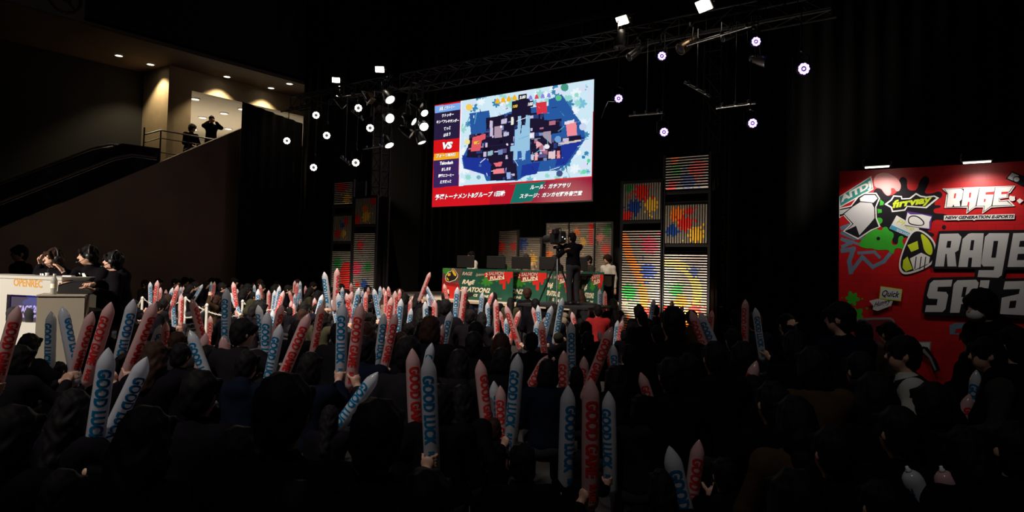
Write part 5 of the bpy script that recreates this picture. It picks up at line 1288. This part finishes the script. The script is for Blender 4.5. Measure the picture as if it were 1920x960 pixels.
MB().tube([vc + VR @ Vector(v) for v in ((0, -.12, .11), (0, -.10, .17), (0, .10, .17), (0, .12, .11))], .014, 6).build('handle', M_BLACK, vt)
for k, (a, b) in enumerate(((-.02, .02), (.03, -.01))): MB().cyl(vc + VR @ Vector((a, -.195, -.02 + b)), vc + VR @ Vector((a, -.20, -.02 + b)), .008, n=8).build('tally_lamp', mat('tally_glow', emit=(1, .95, .9), strength=3.), vt)
tb = Vector((vc.x, vc.y, RZ)); tr = thing('camera_tripod', 'black tripod standing on the riser under the video camera', 'tripod', tb)
MB().box(vc - Vector((0, 0, .16)), (.12, .16, .09), bev=.015).build('tripod_head', M_BLACK, tr)
MB().cyl(vc - Vector((0, 0, .2)), (vc.x, vc.y, RZ + .55), .028, n=10).build('centre_column', M_BLACK, tr)
for k in range(3):
    a = face_c + 2*pi*k/3; MB().cyl((vc.x, vc.y, RZ + .85), (vc.x + .38*cos(a), vc.y + .38*sin(a), RZ + .01), .02, .014, n=8).build('leg', M_BLACK, tr)
# stage monitor speaker
sp_ = atY(1108, 575, 12.0)
ss = thing('stage_speaker', 'black speaker box on the floor before the stage, right of the cameraman', 'speaker', (sp_.x, 12.0, 0))
MB().box((sp_.x, 12.0, .48), (.62, .5, .96), bev=.02).build('cabinet', M_BLACK, ss)
MB().box((sp_.x, 11.74, .48), (.54, .02, .86), bev=.008).build('grille', mat('speaker_grille', (.02, .02, .022), .6, scale=120, vary=.6), ss)
for z_ in (.3, .68): MB().lathe([(0, .16 if z_ < .5 else .08), (.008, .14 if z_ < .5 else .07), (.004, .05), (.0, .001)], (sp_.x, 11.735, z_), (0, -1, 0), 20).build('driver_cone', M_BLACK, ss, fix=False)
# ------------------------------------------------------------------ inflatable cheer sticks
S_BLUE = mat('clear_white_film', (.70, .72, .76), .16, vary=.05, trans=.42); S_RED = mat('clear_pink_film', (.78, .52, .50), .16, vary=.05, trans=.42)
L_BLUE = mat('blue_lettering', (.0, .19, .42), .3, vary=.05, trans=.3); L_RED = mat('red_lettering', (.74, .035, .03), .3, vary=.05, trans=.3)
SR, SL = .040, .60
def curved_text(words):
    bm = bmesh.new()
    for body, x0, x1, y0, y1 in words:
        v, f = text_in_box(body, x1 - x0, y1 - y0, bold=.045)
        vs = [bm.verts.new((x0 + a, y0 + b, 0)) for a, b in v]
        for q in f:
            try: bm.faces.new([vs[i] for i in q])
            except ValueError: pass
    for k in range(-4, 5):
        g = bm.verts[:] + bm.edges[:] + bm.faces[:]
        bmesh.ops.bisect_plane(bm, geom=g, plane_co=(0, k*.0075, 0), plane_no=(0, 1, 0))
    bm.verts.ensure_lookup_table()
    vs = [tuple(v.co) for v in bm.verts]; bm.verts.index_update(); fs = [[v.index for v in q.verts] for q in bm.faces]; bm.free()
    out = MB()
    for ph0 in (0, pi):
        R = SR + .0016
        out.add([(R*sin(ph0 + y/SR), -R*cos(ph0 + y/SR), .505 - x) for x, y, _ in vs], fs, 0)
    return out
def stick_meshes(c):
    body = MB().lathe([(0, .001), (0, .006), (.004, .022), (.018, .034), (.04, SR), (.30, SR*1.02), (.515, SR), (.535, SR*.93), (.56, SR*.68), (.585, SR*.34), (.60, .002)], (0, 0, 0), (0, 0, 1), 20)
    word = 'GOOD LUCK' if c == 'b' else 'GOOD GAME'
    let = curved_text([(word, 0, .345, -.031, .031), ('RAGE', .375, .455, -.012, .020)])
    val = MB().lathe([(-.022, .001), (-.022, .006), (-.012, .007), (-.008, .011), (0, .011), (.004, .007)], (0, 0, 0), (0, 0, 1), 10)
    return body.mesh('cheer_stick', S_BLUE if c == 'b' else S_RED), let.mesh('lettering', L_BLUE if c == 'b' else L_RED), val.mesh('valve', M_WHITE)
SM = {c: stick_meshes(c) for c in 'br'}
# tip x, tip y, a visible point lower on the axis, apparent width, colour (source pixels of the 1920 frame)
STK = [(281.6,528.4,282,548,7.6,'b'),(295.4,525.5,293,549.6,8.7,'r'),(301.6,538.7,299,556,8,'r'),(311.4,542.6,311,549,6.5,'r'),(324.2,539,321,551,8,'b'),(334,534.3,328,558,9,'r'),(339.5,537,339,546,6.5,'b'),(344,536.5,344,545,6.5,'r'),(322.7,560.5,324,576,9,'b'),(340,551,338.8,596,9.6,'r'),
(359,560,376.7,622.5,15,'r'),(291.5,566,254.7,657,22,'r'),(302,608,290,640,14,'b'),(311.6,602.6,309,640,14,'r'),(394.7,592,392,637,10,'r'),(355.5,619,368.5,654,20,'b'),(386,624,381,650,18,'r'),(425,540,423.4,628,16.5,'b'),(437,528.4,441.6,563,9,'r'),(432.5,549,448,586,9,'b'),(380.3,533,374.5,543,6.5,'b'),(396.4,527.7,396,533,6,'b'),(402.5,527.7,402,533,6,'r'),(445.3,541.6,445,548,6.5,'b'),
(477,533,477,541,6,'b'),(488,533,489,549,6.3,'r'),(484,541.6,484,555,9,'b'),(504,544,503.5,577,7.5,'r'),(515.4,544,511.5,581.7,8,'b'),(532,545,524.6,571,9,'r'),(521,557,521,580,7,'b'),(553,526,552,542,6.2,'r'),(558,530,557,542,6.2,'r'),(562.8,527,563,540,6.2,'b'),(564,541,556.7,568,6.3,'b'),(542,545,546.5,561,6.5,'r'),(553,551,553,566,6.5,'b'),(545.8,563.5,546,574,8,'r'),(551,569,551,580,8,'r'),(524.6,535.7,523,545,8,'b'),(572.7,535.7,573,542,6,'r'),(590,558,590,569,8,'r'),(604.8,552,600.5,568,9,'b'),(607.8,509.5,616.5,577,11,'b'),(632.3,502.6,628,580,11,'r'),(634,549.6,637,580,13,'b'),(622.3,562,628,590,8,'b'),
(483.8,571.5,494,638,14,'b'),(501.3,583,497.5,706,19,'b'),(511.5,580.7,511.5,617,10,'b'),(529,570,519.5,610,15,'r'),(526,607,511.7,674,20,'b'),(580,587,533.3,698,21,'r'),(604,569,590,645,15,'r'),
(642.3,565.6,638.3,733,21,'b'),(676.6,567,655,741,22,'r'),(648.9,549,662.7,600,11,'r'),(660.5,546.7,655,566,11,'r'),(673.7,538.7,665.6,577,11,'b'),(686,546.7,685,571,9,'r'),(642,538,642,546,7,'b'),(658.4,530,659,548,6.5,'r'),(680,543.8,680,550,6.5,'b'),(690.7,538,691,557,6.5,'r'),(700.7,541,710.9,593,9.5,'b'),(708.7,555,710,572,6.5,'b'),(713,536.5,713,566,7,'b'),(719,538.7,724,570,7,'r'),(723.5,545,723,574,7.5,'r'),(727,549.6,725,580,7,'b'),(728,536.5,729,549,7,'r'),(740.8,545,741,581,10,'r'),(734,557,726,616,12,'r'),(749.5,541.6,749,561,7,'r'),(752.4,559.8,747,611,11.5,'b'),(771.4,578,767,605,9.5,'b'),(770,560.5,769,577,8,'r'),(773.6,554.7,774,565,6.5,'r'),(786.3,554.5,782,572,7,'b'),
(720.5,587.5,710,668,16,'b'),(742.5,586.5,724.7,668,17,'r'),(806.8,510,798,533,8,'r'),(797,534,806,551,7,'b'),(797.2,565,798,590,11,'b'),(815,562,815,592,10.5,'r'),(807,576,807,590,6.5,'b'),(801,551,803,562,7,'b'),(810.6,552.8,809,564,6.5,'r'),(832.5,531.7,838,560,7.5,'r'),(858,537.8,853,606,11,'b'),(872,537,863,611,11,'r'),(845,584,837.6,619,14,'b'),(830.5,607.7,814,690,17,'r'),(810,642.5,806,662,18,'b'),(904.7,547.7,901,584,9,'b'),(924,547.7,920,560,7.5,'r'),(914,566,914.5,598,9.5,'b'),(929.5,560.8,931.7,625,11,'r'),(937.5,583.5,942,607,8.5,'r'),(947.8,572.5,974,650,12,'r'),(949,596,949.5,622,9,'b'),(974.8,582,966.7,607,10,'r'),(953.6,562,953,573,7,'r'),
(980,584.5,981,605,7,'r'),(986,587.4,986,608,7,'r'),(998.4,575.7,1004,598,9,'r'),(1008.6,572,1011.5,602,10,'b'),(1007.2,600.5,1006,624,12,'b'),(1014.6,602,1021,664,13,'r'),(1034.8,573,1021.7,622,12,'b'),(1054.5,558,1046.5,606,12,'b'),(1072,584.5,1075.5,601,9.5,'r'),(1083,589.6,1083,596,7,'b'),(1070.6,602.7,1071,670,17,'b'),(1124.5,541.5,1124,567,8,'b'),(1134,545,1134,575,8,'r'),(1122,620,1126,631,13,'r'),(1148,612.5,1118,690,20,'r'),(1158.4,600.5,1155.4,630,9.5,'b'),(1167.8,599,1165,613,10,'r'),(1149.3,645.5,1153,703,16,'b'),(1211.6,613,1196,645,11,'r'),(1227,560,1221,588,9,'b'),(1259.7,562,1260,572,8.5,'b'),(1281,573,1275,586,10,'r'),(1295,581.6,1329,670,16,'r'),(1311,584.5,1342,651,16,'b'),(1335.6,581.6,1332.7,614,10,'r'),(1397.6,561,1397,628,13.5,'r'),(1416,576.5,1429,668,13.5,'b'),
(34.5,573,5,678,24,'r'),(96,583.6,93.5,682,18,'b'),(116.5,574,137,680,20,'b'),(173.4,583.6,146,672,20,'r'),(208.7,566,174,682,22,'r'),(250.7,560.6,227,657,21,'b'),(203.4,651.5,171,870,32,'b'),(275.6,669,213,800,30,'b'),(-6,658,8,735,18,'b'),(417,630,424,693,17,'r'),(709,697.5,668,754,24,'b'),(641,797,624,835,24,'r'),
(773,653,782,875,27,'r'),(802.5,666,810,872,30,'b'),(899,674,911,782,23,'r'),(926,714,930,786,20,'b'),(938,722.5,940,789,21,'r'),(971,663,959,810,25,'b'),(1027,666,981,750,19,'r'),(1057,657,1057,732,20,'r'),(1094.7,667.5,1095,684,18,'r'),(1065.5,722.5,1062,840,29,'b'),(1108,708.7,1107,860,33,'r'),(1141,733,1143,822,26,'b'),(1201,698,1215,742,20,'r'),(1280,815,1290,888,25,'r'),(1311,824,1302,890,27,'r'),(1254.5,836,1284,960,34,'b'),(1321.6,776,1328,850,22,'b'),(1419,676,1412,700,22,'r'),(1831,693,1826,800,22,'b'),(1820,737,1801,800,22,'r')]
UPDOWN = [(1704,884,1737,960,38,'b'),(1767,884,1790,960,38,'r')]     # the two held with the valve end up
sticks = []
def place_stick(tx_, ty_, ax_, ay_, w, c, flip=False):
    z = 1280*2*SR/w
    T = at(tx_, ty_, z); n = sqrt((ax_ - tx_)**2 + (ay_ - ty_)**2); L = SL*1280/z
    B = at(tx_ + (ax_ - tx_)/n*L, ty_ + (ay_ - ty_)/n*L, z)
    up_ = (T - B).normalized(); B = T - up_*SL
    rs = random.Random(int(tx_*13 + ty_*7))
    zc_ = -up_ if flip else up_
    view = (EYE - T).normalized(); yv = (view - zc_*view.dot(zc_)).normalized()      # local -Y looks at the photographer
    xv = (-yv).cross(zc_); M_ = Matrix((xv, -yv, zc_)).transposed().to_4x4() @ Matrix.Rotation(rs.uniform(-.75, .75), 4, 'Z')
    M_.translation = T if flip else B
    b, l, v = SM[c]
    o = bpy.data.objects.new('cheer_stick', b); COL.objects.link(o); o.matrix_world = M_
    for nm, me in (('lettering', l), ('valve', v)):
        k = bpy.data.objects.new(nm, me); COL.objects.link(k); k.parent = o
    G = (B + up_*.075) if not flip else (B + up_*.10)
    sticks.append(dict(o=o, tx=tx_, ty=ty_, ax=ax_, ay=ay_, w=w, c=c, z=z, T=T, B=B, up=up_, G=G, owner=None, flip=flip, lean=degrees_lean(ax_ - tx_, ay_ - ty_)))
def degrees_lean(dx_, dy_): return math.degrees(atan2(-dx_, dy_))
for s_ in STK: place_stick(*s_)
for s_ in UPDOWN: place_stick(*s_, flip=True)

# ------------------------------------------------------------------ the crowd
# head centre x, hair top y, head width (pixels), options
HEADS = [(275,762,150,dict(hair='wavy')),(710,748,130,dict(hair='short',print=1)),(57,625,62,dict(hair='bob')),(112,678,60,dict(hair='short')),(534,700,112,dict(hair='short')),(377,694,78,dict(hair='short')),(457,597,64,dict(hair='short',coat='charcoal',hy=-.6)),(238,658,60,dict(hair='short')),(293,640,66,dict(hair='wavy',haircol='brown')),(340,643,55,dict(hair='short')),(391,647,64,dict(hair='short')),
(926,783,78,dict(hair='bob',haircol='brown')),(866,722,60,dict(hair='long')),(1084,843,92,dict(hair='short')),(1203,740,90,dict(hair='bob',coat='charcoal',hood=True)),(1358,858,100,dict(hair='short')),(1258,671,88,dict(hair='short')),(1262,575,70,dict(hair='short')),(940,625,55,dict(hair='bob',haircol='brown')),(997,623,52,dict(hair='short')),(889,622,44,dict(hair='short')),(941,652,64,dict(hair='bob')),(836,561,29,dict(hair='short')),(807,592,46,dict(hair='bob',haircol='brown')),(766,606,36,dict(hair='short')),(752,622,52,dict(hair='bob',haircol='brown')),(693,571,23,dict(hair='short')),(689,604,40,dict(hair='bob',haircol='brown')),(893,603,38,dict(hair='short')),(1004,560,23,dict(hair='short')),
(1121,571,28,dict(hair='short',coat='red')),(1089,597,33,dict(hair='short')),(1102,622,45,dict(hair='short')),(1171,618,34,dict(hair='bob')),(1180,645,52,dict(hair='bob')),(1204,583,27,dict(hair='short')),(1082,686,62,dict(hair='bob')),(1165,696,52,dict(hat='cap',hatcol='beige',coat='black')),(1047,624,29,dict(hat='cap',hatcol='olive')),(1059,586,20,dict(hat='beanie',hatcol='beige')),(848,606,32,dict(hat='hoodup',hatcol='beige',coat='beige',hood=True)),(375,655,0,None),
(1375,617,58,dict(hair='short')),(1393,640,50,dict(hair='bob')),(1474,588,40,dict(hair='short',coat='navy',fist=(1481,607))),(1575,566,43,dict(hair='short',coat='navy',hy=.6)),(1524,650,60,dict(hair='bob',coat='brown')),(1612,660,58,dict(hair='short')),(1693,629,54,dict(hair='short',coat='silver',face='left',pack=1)),(1850,631,56,dict(hair='short',coat='grey',face='left')),(1899,612,58,dict(hair='short')),(1640,698,74,dict(hair='bob')),(1684,762,86,dict(hair='short')),(1747,716,70,dict(hair='bob')),(1884,686,64,dict(hair='bob')),(1410,703,80,dict(hair='short')),(1340,640,62,dict(hair='short')),(1490,742,80,dict(hair='long',coat='brown')),(1560,800,90,dict(hair='short')),(1810,800,90,dict(hair='long')),(1895,790,95,dict(hair='short')),(30,760,95,dict(hair='long')),(140,730,75,dict(hair='long')),(620,760,85,dict(hair='long')),(450,800,100,dict(hair='long')),(800,880,130,dict(hair='short')),(980,830,80,dict(hair='short')),(1240,880,120,dict(hair='long')),(1490,880,120,dict(hair='bob')),(1650,900,130,dict(hair='short')),(560,900,120,dict(hair='bob')),(120,880,130,dict(hair='bob')),
(310,550,26,dict(hair='short')),(289,553,19,dict(hair='bob',haircol='brown')),(407,553,18,dict(hair='wavy',haircol='brown',coat='brown',fist=(392.7,549))),(545,575,21,dict(hair='bob')),(472,562,19,dict(hat='hoodup',hatcol='olive',coat='black')),(593,570,25,dict(hair='short',coat='navy')),(617,592,26,dict(hair='bob')),(560,600,34,dict(hair='long')),(402,638,30,dict(hat='hoodup',hatcol='beige',coat='beige',hood=True)),(490,560,20,dict(hair='short'))]
def hat(root, J, kind, m):
    hp = lambda x, y, z: J['head'] + J['HR'] @ V3(x, y, z); G_ = Sdf(.011)
    if kind == 'cap':
        G_.ell(hp(0, -.008, .035), (.096, .112, .095), .02, rot=J['HR']).ell(hp(0, 0, -.09), (.15, .16, .11), .01, rot=J['HR'], sub=True)
        G_.ell(hp(0, .125, .02), (.075, .075, .013), .02, rot=J['HR'])
    elif kind == 'beanie': G_.ell(hp(0, -.008, .035), (.105, .118, .105), .02, rot=J['HR']).ell(hp(0, .08, -.10), (.12, .13, .11), .01, rot=J['HR'], sub=True)
    else:
        G_.ell(hp(0, -.02, .0), (.118, .128, .145), .03, rot=J['HR']).cap(hp(0, -.05, -.1), J['neck'] - J['F']*.06 - J['U']*.04, .10, .13, .05)
        G_.ell(hp(0, .13, -.02), (.085, .12, .115), .02, rot=J['HR'], sub=True)
    return local_child('hat' if kind != 'hoodup' else 'hood', G_.mesh('hat', m, noise=.004 if kind == 'beanie' else .002, freq=60), root)
crowd = []     # dict(q=head top point, face, opts, arms)
def add_head(q, opts, px=None, py=None, w=None, listed=False):
    face = yaw_to((q.x, q.y), STAGE_MID) + opts.get('turn', 0)
    if opts.get('face') == 'left': face = yaw_to((0, 0), facing(-.9, .35))
    crowd.append(dict(q=Vector(q), face=face, opts=opts, arms={}, px=px, py=py, w=w, listed=listed))
    return crowd[-1]
for px, py, w, op in HEADS:
    if op is None: continue
    add_head(at(px, py, 243/w), op, px, py, w, True)
R2 = Vector((CAM_R.x, CAM_R.y, 0)).normalized(); B2 = Vector((CAM_B.x, CAM_B.y, 0)).normalized()
def shoulders(c): return c['q'] + Vector((0, 0, -.32))
SEG = []
for s_ in sticks:
    for k in range(7): SEG.append((s_['tx'] + (s_['ax'] - s_['tx'])*k/6, s_['ty'] + (s_['ay'] - s_['ty'])*k/6, s_['z']))
for x in range(0, 262, 12): SEG += [(x, 500, 8), (x, 540, 8), (min(x, 160), 590, 7.4)]
for p in posts:
    for z_ in (.95, .9, .75, .6, .45, .3, .15): a, b, z = proj((p.x, p.y, z_)); SEG.append((a, b, z))
for i_, j_ in ((0, 1), (1, 3), (1, 2)):
    for t_ in (.15, .3, .45, .6, .75, .9):
        for z_ in (.85, .5): a, b, z = proj(posts[i_].lerp(posts[j_], t_) + Vector((0, 0, z_ - .9))); SEG.append((a, b, z))
for c in crowd:
    if c['w'] < 66: SEG += [(c['px'] + k*c['w']*.3, c['py'] + c['w']*.35, 243/c['w'] - .1) for k in (-1, 0, 1)]
SEG = np.array(SEG); NSTK = 7*len(sticks)
def hidden_by(q):
    """how many wanted points would a head and shoulders at q cover?"""
    a, b, z = proj(q)
    if z < .6: return 99
    w = 243/z; d = SEG[:, 2] > z + .05
    dx_, dy_ = abs(SEG[:, 0] - a), SEG[:, 1] - b
    return int((d & ((dx_ < w*.58) & (dy_ > -w*.1) | (dx_ < w*1.35) & (dy_ > w*1.25))).sum())
def crowded(q, r): return any((c['q'].xy - q.xy).length < r for c in crowd)
def allowed(q):
    if q.y > 11.5 or q.x < -18.2 or (q.x > -2.2 and q.y > 8.6): return False
    if -12.5 < q.x < -7.6 and 1.8 < q.y < 5.2: return False
    if -5.4 < q.x and q.y > 11.2: return False
    return all((Vector((p.x, p.y)) - q.xy).length > .4 for p in posts)
# a head must not cover a stick that the picture shows: if it does it sits further back
for c in crowd:
    z0 = 243/c['w']; best = (hidden_by(c['q']), z0, c['q'])
    for k in range(1, 16):
        z = z0*(1 + .035*k); q = at(c['px'], c['py'], z); n_ = hidden_by(q)
        if n_ < best[0] and allowed(q): best = (n_, z, q)
    c['q'] = best[2]; c['nh'] = best[0]
rs = random.Random(5)
def rand_opts(r):
    return dict(hair=r.choice(['short']*6 + ['bob']*3 + ['long']*2 + ['fluffy', 'pony', 'bun', 'wavy']), haircol='brown' if r.random() < .13 else 'black', coat=r.choice(['black']*7 + ['charcoal']*4 + ['navy']*2 + ['brown', 'grey', 'olive', 'beige']), hood=r.random() < .35)
for s_ in sorted(sticks, key=lambda k: k['z']):
    G = s_['G']; best = None
    for c in crowd:
        if len(c['arms']) > 1: continue
        d = (shoulders(c) - G); away = d.xy.dot(B2.xy)
        if d.length < .56 and away > -.12 and abs(d.z) < .5:
            sc_ = d.length + (.1 if c['arms'] else 0)
            if best is None or sc_ < best[0]: best = (sc_, c)
    if best is None:
        cand = []
        for a in (-.40, -.30, -.22, -.14, .14, .22, .30, .40):
            for b in (.12, .20, .28, .36, .44):
                q = Vector((G.x, G.y, 0)) + R2*a + B2*b
                if crowded(q, .33) or not allowed(q): continue
                zt = (max(min(G.z + .30, 1.28), 1.14) if s_['z'] < 7 else max(min(G.z + .2, 1.2), 1.08)) + rs.uniform(-.03, .03)
                for k in range(3):
                    q = Vector((q.x, q.y, max(zt - .08*k, .99))); cand.append((hidden_by(q) + rs.random()*.5 + .8*k, q))
        if not cand:
            q = Vector((G.x, G.y, 1.2)) + B2*.3; cand = [(0, q)] if not crowded(q, .2) else [(0, q + B2*.22 + R2*.1)]
        if cand: best = (0, add_head(min(cand, key=lambda k: k[0])[1], dict(rand_opts(rs), **({'coat': rs.choice(['black', 'charcoal', 'black', 'navy'])} if s_['z'] < 6 else {}))))
    if best:
        c = best[1]; d = s_['G'] - c['q']; right = Vector((cos(c['face']), sin(c['face']), 0)); sd = 1 if d.dot(right) > 0 else -1
        if sd in c['arms']: sd = -sd
        c['arms'][sd] = s_; s_['owner'] = c
# fill the gaps between them
cands = []
for i in range(-36, 12):
    for j in range(-2, 24):
        q = Vector((i*.52 + (j % 2)*.26 + rs.uniform(-.08, .08), j*.62 + rs.uniform(-.06, .06), rs.uniform(1.17, 1.29)))
        a, b, z = proj(q)
        if z < 1.5 or not (-12 < a < 1932) or b > 1010: continue
        cands.append((z, q))
nfill = 0
for z, q in sorted(cands, key=lambda k: k[0]):
    if not allowed(q) or crowded(q, .58) or hidden_by(q) > 0: continue
    if z > 9 and proj(q)[0] > 760: continue
    if z > 6: q.z -= .08
    if nfill > 70: break
    o = rand_opts(rs)
    o['coat'] = rs.choice(['black', 'black', 'charcoal', 'navy'] + (['brown', 'grey', 'olive'] if z > 6 else []))
    add_head(q, o); nfill += 1
# build everybody
for c in crowd:
    o = c['opts']; q = c['q']; a, b, z = proj(q); c['zz'] = z; c['sx'] = a
    top = SIT_TOP; mode = 'sit'; s = q.z/SIT_TOP
    lean = o.get('lean', .10); hy = o.get('hy', 0.); hy = round(hy, 1)
    if s > 1.19: mode, top = 'stand', STAND_TOP; s = q.z/STAND_TOP
    J0 = joints(mode, lean, hy); hd = J0['head']; cs, sn = cos(c['face']), sin(c['face'])
    xy = (q.x - s*(cs*hd[0] - sn*hd[1]), q.y - s*(sn*hd[0] + cs*hd[1]))
    arms = {k: dict(p=st['G'], ax=st['up']) for k, st in c['arms'].items()}
    if o.get('fist'): arms[1 if 1 not in arms else -1] = at(o['fist'][0], o['fist'][1] + 6, z - .18)
    h = .0095 if z < 4.2 and arms else .014 if z < 8 else .018
    hr = o.get('hair', 'short')
    r, J = place_person(xy, 0, c['face'], s, mode, lean, hy, 0, arms, hr if not o.get('hat') else 'shaved', o.get('haircol', 'black'), o.get('coat', 'black'), o.get('hood', False), h)
    c['root'] = r; c['J'] = J
    if o.get('hat'): hat(r, J, o['hat'], M_CLOTH[o['hatcol']])
    c['desc'] = {'cap': o.get('hatcol', '') + ' cap', 'beanie': 'pale fluffy hat', 'hoodup': o.get('hatcol', '') + ' hood up'}[o['hat']] if o.get('hat') else {'short': 'short', 'bob': 'bobbed', 'long': 'long', 'fluffy': 'tousled', 'pony': 'tied-back', 'bun': 'bunned', 'wavy': 'wavy'}[hr] + ' ' + o.get('haircol', 'black') + ' hair'
    if o.get('print'):
        L_ = Flat(lambda a_, b_: (a_, b_), 0); m_ = mat('faded_print', (.20, .20, .21), .8)
        for k, wd in enumerate(('THE', 'NORTH', 'FACE')): L_.text(wd, (0, -.035*k), (.11 if k else .07, -.035*k), (0, -.035*k + .027), m_, bold=.03)
        me = L_.mb.mesh('back_print', L_.mats)
        me.transform(Matrix.Translation(Vector(J['pel'] + J['U']*.40 - J['F']*.20 + V3(-.14, 0, 0))))
        k = local_child('back_print', me, r); w_ = k.modifiers.new('wrap', 'SHRINKWRAP'); w_.target = [x for x in r.children if x.name.startswith('jacket')][0]; w_.offset = .004
    if o.get('pack'): PACK = (r, J)
# grey backpack on the person by the red wall
r, J = PACK
M_ = Matrix.Translation(r.location) @ Matrix.Rotation(r.rotation_euler.z, 4, 'Z') @ Matrix.Scale(r.scale.x, 4)
bp = obj('backpack', Sdf(.012).ell(J['pel'] + J['U']*.27 - J['F']*.20, (.14, .075, .20), .03).ell(J['pel'] + J['U']*.18 - J['F']*.26, (.11, .05, .11), .03).mesh('backpack', M_CLOTH['charcoal'], noise=.004, freq=25))
bp.matrix_world = M_; tag(bp, 'charcoal backpack on the back of the person in the silvery jacket', 'backpack')
for s_ in (-1, 1):
    me = MB().tube([J['pel'] + J['U']*.40 - J['F']*.17 + V3(s_*.09, 0, 0), J['pel'] + J['U']*.53 - J['F']*.05 + V3(s_*.10, 0, 0), J['pel'] + J['U']*.50 + J['F']*.09 + V3(s_*.11, 0, 0), J['pel'] + J['U']*.35 + J['F']*.165 + V3(s_*.11, 0, 0)], .016, 8).mesh('strap', M_CLOTH['charcoal'])
    local_child('strap', me, bp)
# masked person stooping before the red wall
q = at(1839, 544, 5.0); fm = yaw_to((0, 0), facing(-.95, -.1)); J0 = joints('stand', .42, .0); hd = J0['head']; s = q.z/(hd[2] + .125); cs, sn = cos(fm), sin(fm)
xy = (q.x - s*(cs*hd[0] - sn*hd[1]), q.y - s*(sn*hd[0] + cs*hd[1]))
r, J = place_person(xy, 0, fm, s, 'stand', .42, 0, 0, {}, 'fluffy', 'black', 'black', True, .011)
tag(r, 'person in black hooded jacket and white face mask stooping before the red wall', 'person')
face_parts(r, J)
hp = lambda x, y, z: J['head'] + J['HR'] @ V3(x, y, z)
local_child('face_mask', Sdf(.007).ell(hp(0, .055, -.058), (.064, .062, .058), .01, rot=J['HR']).ell(hp(0, .02, -.05), (.062, .066, .08), .005, rot=J['HR'], sub=True).mesh('face_mask', mat('mask_paper', (.8, .8, .78), .8)), r)

# ------------------------------------------------------------------ labels for the crowd and the sticks
def zone(x): 
    for lim, nm in ((262, 'before white desk'), (470, 'by white fence'), (620, 'left of left towers'), (790, 'under left towers'), (930, 'under left counter'), (1045, 'under middle counter'), (1160, 'under cameraman'), (1345, 'under right towers'), (1560, 'before dark gap')):
        if x < lim: return nm
    return 'before red wall'
def band(z): return 'front' if z < 2.9 else 'near' if z < 4.8 else 'middle' if z < 8 else 'far'
def lean_word(s_):
    if s_['flip']: return 'valve-up'
    d_ = s_['lean']; k = abs(d_)
    return 'upright' if k < 4 else ('slightly ' if k < 11 else 'steeply ' if k > 21 else '') + ('right-leaning' if d_ > 0 else 'left-leaning')
def give_labels(items, key, make, x):
    bk = {}
    for i in items: bk.setdefault(key(i), []).append(i)
    for L in bk.values():
        L.sort(key=x)
        for n_, i in enumerate(L): make(i, f', {ordinal(n_)} from left' if len(L) > 1 else '')
CN = {'b': 'blue', 'r': 'red'}
give_labels(sticks, lambda s_: (lean_word(s_), s_['c'], band(s_['z']), zone(s_['tx'])),
            lambda s_, w: tag(s_['o'], f"{lean_word(s_)} {CN[s_['c']]}-lettered inflatable stick{w} in {band(s_['z'])} rows {zone(s_['tx'])}", 'cheer stick', f"{CN[s_['c']]} lettered inflatable cheer sticks"), lambda s_: (s_['tx'], s_['ty']))
def held(c):
    k = sorted(CN[s_['c']] for s_ in c['arms'].values())
    return '' if not k else f' with {k[0]} stick' if len(k) == 1 else ' with two sticks'
def short_label(t): return t if len(t.split()) <= 16 else t.replace(' hair with', ' hair,', 1).replace('rows ', '', 1) if len(t.split()) <= 17 else t.replace(' hair with', ' hair,', 1).replace('spectator', 'person', 1).replace(' rows', '', 1).replace(' from left', '', 1)
def pdesc(c): 
    co = c['opts'].get('coat', 'black')
    return (f'{co}-coated ' if co not in ('black', 'charcoal') else '') + f'spectator, {c["desc"]}{held(c)}'
give_labels(crowd, lambda c: (pdesc(c), band(c['zz']), zone(c['sx'])), lambda c, w: tag(c['root'], short_label(f'{pdesc(c)}{w}, {band(c["zz"])} rows {zone(c["sx"])}'), 'person', 'spectators in the audience'), lambda c: c['sx'])
bpy.data.scenes.remove(TMP)
